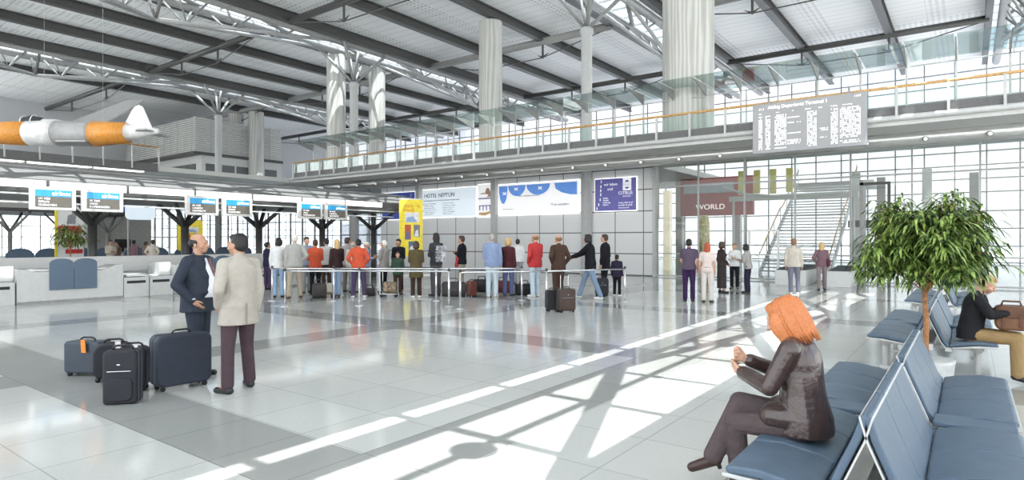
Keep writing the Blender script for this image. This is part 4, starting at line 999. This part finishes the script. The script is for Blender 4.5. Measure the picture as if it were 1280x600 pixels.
    # hair, in head space
    if hair:
        b = Body()
        def hell(c, r): b.ell(hM @ V(*c), r, hM.to_3x3())
        def hcap(p, q, r0, r1, fl=(1,1)): b.cap(hM @ V(*p), hM @ V(*q), r0, r1, fl)
        if hair in ('short', 'bob', 'long', 'bun', 'bobfull'):
            hell((0,-.024,.07), (.081,.092,.093)); hell((0,-.045,.03), (.077,.07,.075)); hell((0,.03,.115), (.062,.05,.035))
        if hair == 'bald':
            hell((0,-.048,.045), (.084,.07,.06)); 
            for s in (-1,1): hell((s*.066,-.02,.045), (.018,.045,.035))
        if hair in ('bob', 'bobfull'):
            hell((0,-.05,-.01), (.092,.07,.085)); 
            for s in (-1,1): hell((s*.072,.012,.02), (.024,.055,.09))
        if hair == 'bobfull':
            hell((0,-.025,.06), (.10,.108,.10)); hell((0,-.045,-.02), (.104,.09,.11)); hell((0,-.055,-.10), (.098,.065,.055))
            for s in (-1,1): hell((s*.082,.025,-.01), (.026,.068,.10)); hell((s*.082,.02,-.09), (.026,.055,.06))
        if hair == 'long':
            hcap((0,-.065,.03), (0,-.085,-.24), .075, .045, (1.1,.7))
            for s in (-1,1): hcap((s*.06,-.01,.04), (s*.07,-.04,-.16), .032, .024)
        if hair == 'bun': hell((0,-.12,.07), (.036,.036,.036))
        if hair == 'cap': hell((0,-.01,.085), (.088,.1,.075)); hell((0,.09,.07), (.06,.05,.012))
        if hair == 'hood': hell((0,-.02,.06), (.1,.105,.11)); hcap((0,-.05,-.03), (0,-.05,-.12), .09, .08)
        link('hair' if hair not in ('cap','hood') else 'hat', b.mesh(.009, 1), hair_col, t, True)
    if belt:
        q = Body(); q.loft([(sp(.11), rt*(.152*w+.024), fw*(.112+.024)), (sp(.17), rt*(.15*w+.024), fw*(.112+.024))]); link('belt', q.mesh(.012, 1), belt, t)
    # place
    if at is None: g_ = ground(px, py); loc = V(g_.x, g_.y, 0)
    else: loc = V(*at)
    if rz is None:
        away = math.atan2(loc.y, loc.x) - PI/2; rz = away - math.radians(face)
    t.location = loc; t.rotation_euler = (0, 0, rz); t.scale = (k, k, k)
    t['_j'] = 0; del t['_j']
    return t, P, hM, sp, rt, fw
HC = {n: mat(n + ' hair', c, .5, noise=.1, nscale=60, bump=.3, bscale=120) for n, c in dict(black=(.012,.010,.010), brown=(.06,.03,.018), grey=(.42,.4,.38), white=(.78,.74,.66), blond=(.62,.42,.18), red=(.45,.08,.03), sandy=(.28,.15,.07)).items()}
C = lambda n, *c: cloth(n, c)
NV = C('charcoal navy wool', .035,.043,.06); DK = C('black cloth', .012,.012,.016); JEAN = C('light blue denim', .28,.38,.52); KH = C('khaki cloth', .42,.36,.27); GY = C('grey cloth', .3,.3,.31)
WJ = C('pale washed denim', .58,.68,.75); WHC = C('white cloth', .75,.74,.72); MARO = C('dark maroon cloth', .09,.025,.03); REDC = C('red jacket cloth', .55,.05,.05); ORC = C('orange red jacket cloth', .62,.1,.045)
BRC = C('dark brown cloth', .07,.04,.028); PUR_ = C('dark purple cloth', .07,.05,.10); BLJ = C('faded blue jacket', .26,.33,.5); BEI = C('beige cloth', .62,.56,.48); OLV = C('olive brown coat', .10,.075,.035)
WHS = mat('white shoe leather', (.75,.74,.72), .5); BRS = mat('brown shoe leather', (.1,.05,.03), .4); BLS = mat('black shoe leather', (.012,.012,.014), .3)
# --- the two men by the suitcases
M1, P, hM, sp, rt, fw = person('balding man in dark navy suit with patterned tie, talking beside the navy suitcase', 247, 471, 1.80, 122, NV, NV, BLS, 'bald', HC['black'], 'tan', arms=('pocket','pocket'), stance='stand', hem=.80, bulk=1.16, belly=.055, vox=.0085, coat_flare=1.06, head_pitch=-4)
b = Body(); b.loft([(sp(.04, .10), rt*.125, fw*.14), (sp(.22, .11), rt*.13, fw*.165), (sp(.42, .10), rt*.11, fw*.16), (sp(.66, .068), rt*.075, fw*.13), (sp(.9, .03), rt*.05, fw*.105), (sp(.99, 0), rt*.06, fw*.075)]); link('shirt', b.mesh(.0085, 3), C('white shirt', .74,.75,.78), M1)
q = MB(); q.tube([sp(.93,.15), sp(.8,.18), sp(.55,.235), sp(.3,.275), sp(.1,.262)], [.022,.024,.032,.038,.02], 8, sx=1.0)
for i, v in enumerate(q.v): pass
q.build('tie', mat('patterned maroon tie', (.12,.06,.06), .5, noise=.4, nscale=70), M1, True)
q = Body(); q.loft([(sp(.03), rt*.205, fw*.185), (sp(.08), rt*.205, fw*.19)]); link('belt', q.mesh(.01, 1), BLS, M1)
for s in (-1, 1):
    q = MB(); q.prism([(0,0),(.05,-.06),(.045,-.25),(.0,-.36),(-.01,-.1)], 'y', -.006, .006); lp = q.build('lapel', NV, M1); lp.location = sp(.97, .11) + rt*s*.03; lp.rotation_euler = (-.22, 0, 0 if s > 0 else PI)
cf = Body(); cf.ell(P['wrR'] + V(.01,0,.02), (.04,.045,.02)); link('shirt_cuff', cf.mesh(.008, 1), MATS['white shirt'], M1)
M2, P, hM, sp, rt, fw = person('man seen from behind in beige jacket and dark plum trousers, facing the suited man', 298, 488, 1.79, -30, C('beige linen jacket', .43,.39,.335), C('dark plum wool', .075,.048,.055), BLS, 'short', HC['black'], 'tan', arms=('down','pocket'), stance='wide', hem=.74, bulk=1.06, vox=.0085, head_yaw=22, coat_flare=1.1)
q = MB(); q.box(-.006,.006,-.172,-.165,.75,.98); q.build('back_vent', mat('seam shade cloth', (.3,.27,.22), .9), M2)
b = Body(); b.loft([(sp(.97,-.0), rt*.085, fw*.08), (sp(1.04,-.0), rt*.075, fw*.075)]); link('collar', b.mesh(.009, 1), MATS['beige linen jacket'], M2)
# --- queue, left cluster
def Q(*a, **k): return person(*a, **k)[0]
Q('woman in dark navy uniform with tied hair, leftmost behind the queue', 334, 362, 1.66, 60, C('navy uniform', .03,.025,.06), PUR_, BLS, 'bun', HC['black'], fem=True, arms=('front','low_front'))
Q('woman in white sweater and blue jeans at the left end of the queue', 348, 372, 1.80, 15, WHC, JEAN, BLS, 'bob', HC['black'], fem=True, arms=('front','down'), hem=.84)
Q('white-haired man in grey shirt and khaki trousers at the left of the queue', 368, 373, 1.90, -10, C('stone grey shirt', .42,.41,.38), KH, BRS, 'short', HC['white'], arms=('hip','down'), stance='wide', bulk=1.12)
Q('dark-haired man in blue-grey shirt standing behind the white-haired man', 383, 366, 1.84, 160, C('blue grey shirt', .3,.33,.4), GY, BLS, 'short', HC['black'], arms=('reach','down'))
Q('short-haired person in orange-red top between khaki man and grey-shirt man', 394, 369, 1.75, 0, ORC, DK, BLS, 'short', HC['brown'], arms=('front','front'), bulk=1.0)
Q('dark-haired man in pale grey shirt, middle of the left cluster', 408, 363, 1.79, -15, C('pale grey shirt', .55,.53,.5), BRC, BLS, 'short', HC['black'], arms=('down','front'))
Q('woman with long blond hair, black top and blue jeans', 421, 371, 1.75, -20, C('black brown top', .04,.02,.02), JEAN, BLS, 'long', HC['blond'], fem=True, arms=('front','down'), stance='close')
Q('brown-haired man in grey shirt behind the blond woman', 434, 365, 1.82, 40, C('mid grey shirt', .36,.33,.31), C('taupe trousers', .25,.22,.2), BLS, 'short', HC['brown'], arms=('front','down'))
Q('balding man in pale shirt half hidden behind the man in the bright red jacket', 441, 366, 1.68, 30, C('cream shirt', .6,.56,.5), GY, BLS, 'bald', HC['grey'], arms=('down','down'))
Q('dark-haired man in bright red jacket, seen from behind with purple trousers', 448, 372, 1.76, 5, ORC, PUR_, WHS, 'short', HC['black'], 'tan', arms=('hip','hip'), stance='wide', bulk=1.12)
Q('person with white cap and blue top behind the right edge of the red jacket', 457, 364, 1.68, 80, C('blue white pattern', .35,.42,.7), GY, BLS, 'cap', HC['white'], arms=('front','front'))
Q('white-haired person in grey coat carrying a bag, left of the yellow banner', 480, 366, 1.72, -60, C('stone coat', .33,.31,.28), DK, BLS, 'short', HC['white'], arms=('fold','fold'), hem=.75)
Q('dark-haired young man in black suit in front of the yellow banner', 498, 364, 1.77, -150, DK, DK, BLS, 'short', HC['black'], 'tan', arms=('low_front','low_front'), hem=.8)
Q('crouched-looking small person in dark green jacket with a luggage trolley', 497, 368, 1.36, 175, C('dark green cloth', .05,.09,.06), BRC, BLS, 'short', HC['brown'], arms=('push','push'), hem=.8)
Q('woman in long olive-brown coat with pale boots, seen from behind', 520, 372, 1.70, 0, OLV, C('dark brown trousers', .05,.03,.02), WHS, 'bob', HC['brown'], fem=True, arms=('front','front'), hem=.62, bulk=1.12, coat_flare=1.12)
wst = person('tall woman with long black hair, red scarf and striped backpack', 545, 370, 1.95, -35, C('black white jacket', .05,.05,.055), C('dark grey trousers', .09,.08,.085), BLS, 'long', HC['black'], 'tan', fem=True, arms=('front','front'))[0]
bp = MB()
for k in range(6): bp.prism([(x, z+.95+.075*k) for x, z in rrect(.3-.02*abs(k-2), .07, .03)], 'y', -.30, -.15)
bp.build('backpack', mat('striped backpack', (.4,.4,.42), .6, noise=.45, nscale=12), wst, True, bevel=.01)
sc_ = Body(); sc_.cap((0,.0,1.46), (0,.09,1.40), .085, .07); sc_.cap((-.06,.13,1.40), (-.10,.15,1.2), .05, .04); link('scarf', sc_.mesh(.012, 1), REDC, wst)
man = person('balding man in black shirt with a multicoloured pullover tied at the waist', 577, 365, 1.88, -70, DK, KH, BRS, 'short', HC['brown'], arms=('fold','fold'), bulk=1.05)[0]
for k, (cc, a) in enumerate(((( .5,.06,.05), -.8), ((.8,.62,.1), 0), ((.1,.35,.2), .8))):
    q = Body(); q.cap((math.sin(a)*.17, math.cos(a)*.10, 1.05), (math.sin(a)*.2, math.cos(a)*.17, .82), .07, .06); link('pullover', q.mesh(.013, 1), cloth('pullover %d' % k, cc), man)
Q('grey-haired man in faded blue jacket and white jeans, seen from behind', 615, 371, 1.92, 5, BLJ, WJ, WHS, 'short', HC['grey'], arms=('down','low_front'), stance='stand', hem=.84, bulk=1.15)
Q('blond woman in dark maroon top and blue trousers beside the blue-jacket man', 635, 370, 1.80, 20, MARO, C('indigo trousers', .1,.12,.25), BLS, 'bob', HC['blond'], fem=True, arms=('down','low_front'))
Q('dark-haired man in white shirt, farthest back beside the blond woman', 647, 355, 1.78, 0, WHC, GY, BLS, 'short', HC['black'], arms=('down','low_front'))
Q('man with thinning hair in crimson jacket, pale jeans and white trainers', 669, 371, 1.92, -40, REDC, WJ, WHS, 'bald', HC['sandy'], arms=('low_front','pocket'), hem=.82, bulk=1.1)
Q('bald man in dark brown suit behind the leather trolley case', 698, 376, 1.88, -30, BRC, BRC, BLS, 'bald', HC['sandy'], arms=('pocket','hip'), hem=.8, bulk=1.06, stance='close')
Q('woman in black jacket and jeans leaning on the barrier with leg stretched back', 738, 373.5, 1.90, -75, DK, C('mid blue denim', .22,.3,.42), WHS, 'bob', HC['black'], fem=True, arms=('reach','reach'), stance='stride', hem=.8, bulk=1.1, lean=.05)
Q('tall dark-haired person in black coat behind the woman leaning on the barrier', 756, 367, 1.92, -70, C('black coat', .014,.012,.018), DK, BLS, 'short', HC['brown'], arms=('down','down'), hem=.72)
Q('child in black clothes and white shoes at the right end of the queue', 771, 370, 1.28, 20, C('child navy jacket', .03,.025,.05), DK, WHS, 'short', HC['black'], arms=('down','down'), hem=.8)
# --- standing in the middle
Q('man in plum T-shirt and dark purple trousers, left of the red-haired woman in white', 861, 377, 1.76, 0, C('plum t-shirt', .11,.08,.12), C('deep purple trousers', .045,.02,.075), BLS, 'short', HC['black'], arms=('down','front'), sleeve='short', hem=.9)
Q('woman with red hair, pale top and white trousers with dark belt', 884, 378, 1.66, 5, C('pale pink top', .72,.6,.55), C('off white trousers', .68,.62,.58), BLS, 'long', HC['red'], fem=True, arms=('down','down'), sleeve='short', belt=BLS, hem=.95)
Q('woman in long dark patterned dress with brown hair, in profile', 902, 366, 1.68, 65, C('dark dress top', .05,.035,.035), C('dark patterned dress', .05,.04,.04), BLS, 'bob', HC['brown'], fem=True, bottom='skirt', arms=('low_front','down'))
Q('woman in white blouse and black trousers facing the viewer', 918, 361, 1.62, 185, WHC, DK, BLS, 'short', HC['sandy'], fem=True, arms=('front','front'))
Q('woman with black bob, grey blouse and dark trousers bending towards her friends', 935, 366, 1.60, -70, C('grey blouse', .4,.38,.36), C('midnight trousers', .03,.025,.05), BLS, 'bob', HC['black'], fem=True, arms=('front','front'), lean=.06, stance='close', bulk=1.02)
Q('man in beige shirt and grey-blue trousers walking towards the staircase', 992, 368, 1.78, 5, BEI, C('slate trousers', .2,.2,.25), WHS, 'short', HC['sandy'], 'tan', arms=('down','down'), sleeve='long', stance='weight', bulk=1.06)
w2 = person('woman with long blond hair and burgundy shoulder bag walking away', 1027, 363, 1.66, 0, C('mauve jacket', .22,.13,.15), C('taupe cloth', .28,.23,.23), BLS, 'long', HC['blond'], fem=True, arms=('down','hip'), stance='step')[0]
q = Body(); q.ell((.22,-.02,1.02), (.07,.14,.17)); link('shoulder_bag', q.mesh(.015, 1), C('burgundy bag', .14,.04,.06), w2)
# --- far left, beyond the check-in wall
fl = 338
for px_, py_, h_, f_, tp, hc, ar, lb_ in ((138,345,1.74,160,'beige','black',('front','front'),'man in beige shirt turned sideways, far beyond the first blue desk panels'),
        (147,344,1.68,-90,'brown','black',('front','front'),'person in dark brown top close beside the beige-shirted man, far left'),
        (167,345,1.74,30,'plum','black',('down','down'),'slim person in plum top standing alone beyond the check-in wall'),
        (182,345,1.66,60,'brown','brown',('down','front'),'person in brown top left of the man before the far yellow banner'),
        (191,346,1.76,20,'beige','brown',('hip','hip'),'broad man in beige shirt just left of the far yellow banner'),
        (239,344,1.74,-60,'navy','red',('front','front'),'red-haired person in dark jacket between the far yellow banner and the suited man')):
    Q(lb_, px_, py_, h_, f_, {'beige': BEI, 'brown': C('cocoa top', .22,.14,.12), 'plum': C('plum top', .2,.12,.14), 'navy': C('dark navy jacket', .03,.02,.05)}[tp], GY, BLS, 'short', HC[hc], 'tan', arms=ar, vox=.02)

# --- red-haired woman on the nearest bench (faces -X, local +Y -> -X)
LEATHER = mat('glossy brown leather', (.055,.032,.028), .28, noise=.1, nscale=14, bump=.3, bscale=30, spec=.7, coat=.2)
TRW = C('taupe brown trousers', .10,.075,.075)
J1 = dict(pel=V(0,0,.585), neck=V(.01,.06,1.08), head=V(.01,.125,1.175), shR=V(.175,.055,1.03), shL=V(-.165,.06,1.03),
          elR=V(.22,.17,.80), wrR=V(.06,.37,.90), elL=V(-.20,.17,.79), wrL=V(-.03,.385,.83),
          hipR=V(.09,.03,.545), hipL=V(-.09,.03,.545), knR=V(.05,.42,.61), anR=V(-.09,.56,.25), toeR=V(-.12,.69,.16),
          knL=V(-.05,.42,.50), anL=V(-.02,.40,.10), toeL=V(-.03,.54,.035))
J1['headrot'] = Matrix.Rotation(math.radians(12), 4, 'Z') @ Matrix.Rotation(math.radians(-24), 4, 'X')
def flare(b):
    b.loft([(V(0,-.0,.50), V(.205,0,0), V(0,.165,0)), (V(0,.0,.60), V(.20,0,0), V(0,.155,0)), (V(0,.02,.74), V(.178,0,0), V(0,.135,0)), (V(0,.035,.88), V(.17,0,0), V(0,.128,0))])
    b.cap((-.1,.08,.60), (-.1,.17,.595), .10, .085); b.cap((.09,.08,.60), (.08,.17,.605), .10, .085)
W1, P, hM, sp, rt, fw = person('red-haired woman in glossy brown leather jacket sitting with crossed legs on the bench', h=1.75, top=LEATHER, legs=TRW, shoes=mat('brown leather boot', (.05,.025,.02), .3), hair='bobfull', hair_col=mat('copper red hair', (.6,.2,.065), .38, noise=.08, nscale=60, bump=.25, bscale=90), fem=True, J=J1, vox=.0075, at=(-.82, 4.22, 0), rz=PI/2, seat=True, hand=('grip','grip'), bulk=1.02, extra=flare)
for n_ in 'RL':
    q = Body(); a_ = J1['an'+n_]; kn = J1['kn'+n_]; q.cap(a_.lerp(kn, .38), a_, .05, .043); link('boot_shaft', q.mesh(.008, 2), MATS['brown leather boot'], W1)
    q = MB(); to = J1['toe'+n_]; d = (to-a_).normalized(); q.tube([a_ - d*.02, a_ - d*.02 + (V(.01,-.03,-.085) if n_ == 'R' else V(0,-.01,-.075))], [.022,.014], 8); q.build('boot_heel', BLS, W1)
rn = random.Random(2); hs = MB()
for k in range(170):
    a = rn.uniform(-PI*1.12, PI*.12) if k % 4 else rn.uniform(-PI, PI); c = math.cos(a); s = math.sin(a)
    if s > .55: continue
    e = 1.04
    p0 = V(.03*c, -.02+.03*s, .158); p1 = V(.092*c*e, -.03+.10*s*e, .11); p2 = V(.108*c*e, -.03+.115*s*e, .0); p3 = V(.109*c*e, -.04+.105*s*e, -.085); p4 = V((.098+rn.uniform(-.02,.02))*c, -.05+(.10)*s, -.15+rn.uniform(-.02,.02))
    hs.tube([hM @ p for p in (p0, p0.lerp(p1,.5)+V(0,0,.018), p1, p2, p3, p4)], [.004,.0065,.007,.007,.006,.002], 5)
hs.build('hair_strands', MATS['copper red hair'], W1, True)
# --- woman with brown bag on the middle bench, faces +X
J2 = dict(pel=V(0,0,.585), neck=V(0,.08,1.07), head=V(0,.15,1.16), shR=V(.17,.07,1.02), shL=V(-.17,.07,1.02),
          elR=V(.21,.2,.82), wrR=V(.09,.42,.86), elL=V(-.21,.2,.82), wrL=V(-.09,.42,.86),
          hipR=V(.09,.03,.545), hipL=V(-.09,.03,.545), knR=V(.11,.45,.54), anR=V(.10,.46,.10), toeR=V(.1,.60,.035), knL=V(-.10,.47,.54), anL=V(-.10,.56,.10), toeL=V(-.1,.70,.035))
J2['headrot'] = Matrix.Rotation(math.radians(-30), 4, 'X')
W2 = person('blond woman in black jacket sitting on the middle bench, brown bag on her lap', h=1.72, top=C('soft black jacket', .02,.02,.022), legs=C('camel trousers', .36,.24,.11), shoes=BLS, hair='short', hair_col=HC['blond'], fem=True, J=J2, vox=.009, at=(.02, 9.55, 0), rz=-PI/2, seat=True, hand=('grip','grip'))[0]
b = Body(); b.loft([(V(0,0,.50), V(.20,0,0), V(0,.15,0)), (V(0,.01,.7), V(.175,0,0), V(0,.13,0)), (V(0,.03,.85), V(.16,0,0), V(0,.12,0))]); link('jacket_skirt', b.mesh(.009, 2), MATS['soft black jacket'], W2)
bg = thing('leather_bag', 'brown leather bag held on the lap of the blond seated woman', 'bag', (.02+.40, 9.55, .63), 0)
BL_ = mat('brown bag leather', (.22,.10,.05), .5, bump=.4)
MB().prism([(x, z) for x, z in rrect(.32, .27, .07)], 'y', -.15, .15).build('body', BL_, bg, True, bevel=.04, seg=4)
MB().prism([(x*1.05, z+.13) for x, z in rrect(.32, .16, .07)], 'y', -.156, .156).build('flap', mat('darker bag leather', (.14,.06,.03), .5), bg, True, bevel=.03, seg=3)
MB().tube([(-.1,0,.27),(-.08,0,.34),(.08,0,.34),(.1,0,.27)], .012, 8).build('handle', MATS['darker bag leather'], bg, True)
for x in (-.08,.08): MB().box(x-.012, x+.012, -.17,-.155,.04,.2).build('strap', MATS['darker bag leather'], bg)
# --- luggage trolley beside the queue
tr = thing('luggage_trolley', 'small steel luggage trolley loaded with a camouflage bag by the green-jacketed person', 'trolley', ground(483, 372), YAW)
MB().tube([(-.2,0,.1),(.3,0,.1)], .015, 6).tube([(-.2,.4,.1),(.3,.4,.1)], .015, 6).tube([(-.2,0,.1),(-.2,0,.9),(-.2,.4,.9),(-.2,.4,.1)], .015, 6).build('frame', CHROME, tr)
for x, y in ((-.15,0),(-.15,.4),(.25,.2)): MB().tube([(x, y-.02,.05),(x, y+.02,.05)], .05, 12).build('wheel', BLACK, tr, True)
duffel('mottled brown bag lying on the small luggage trolley', ground(483, 372) + V(-.09,.23,.12), YAW, .4, .32, .34, mat('mottled bag', (.25,.18,.12), .7, noise=.4, nscale=12), 'travel_bag', strap=False)

bpy.data.scenes.remove(TMP)
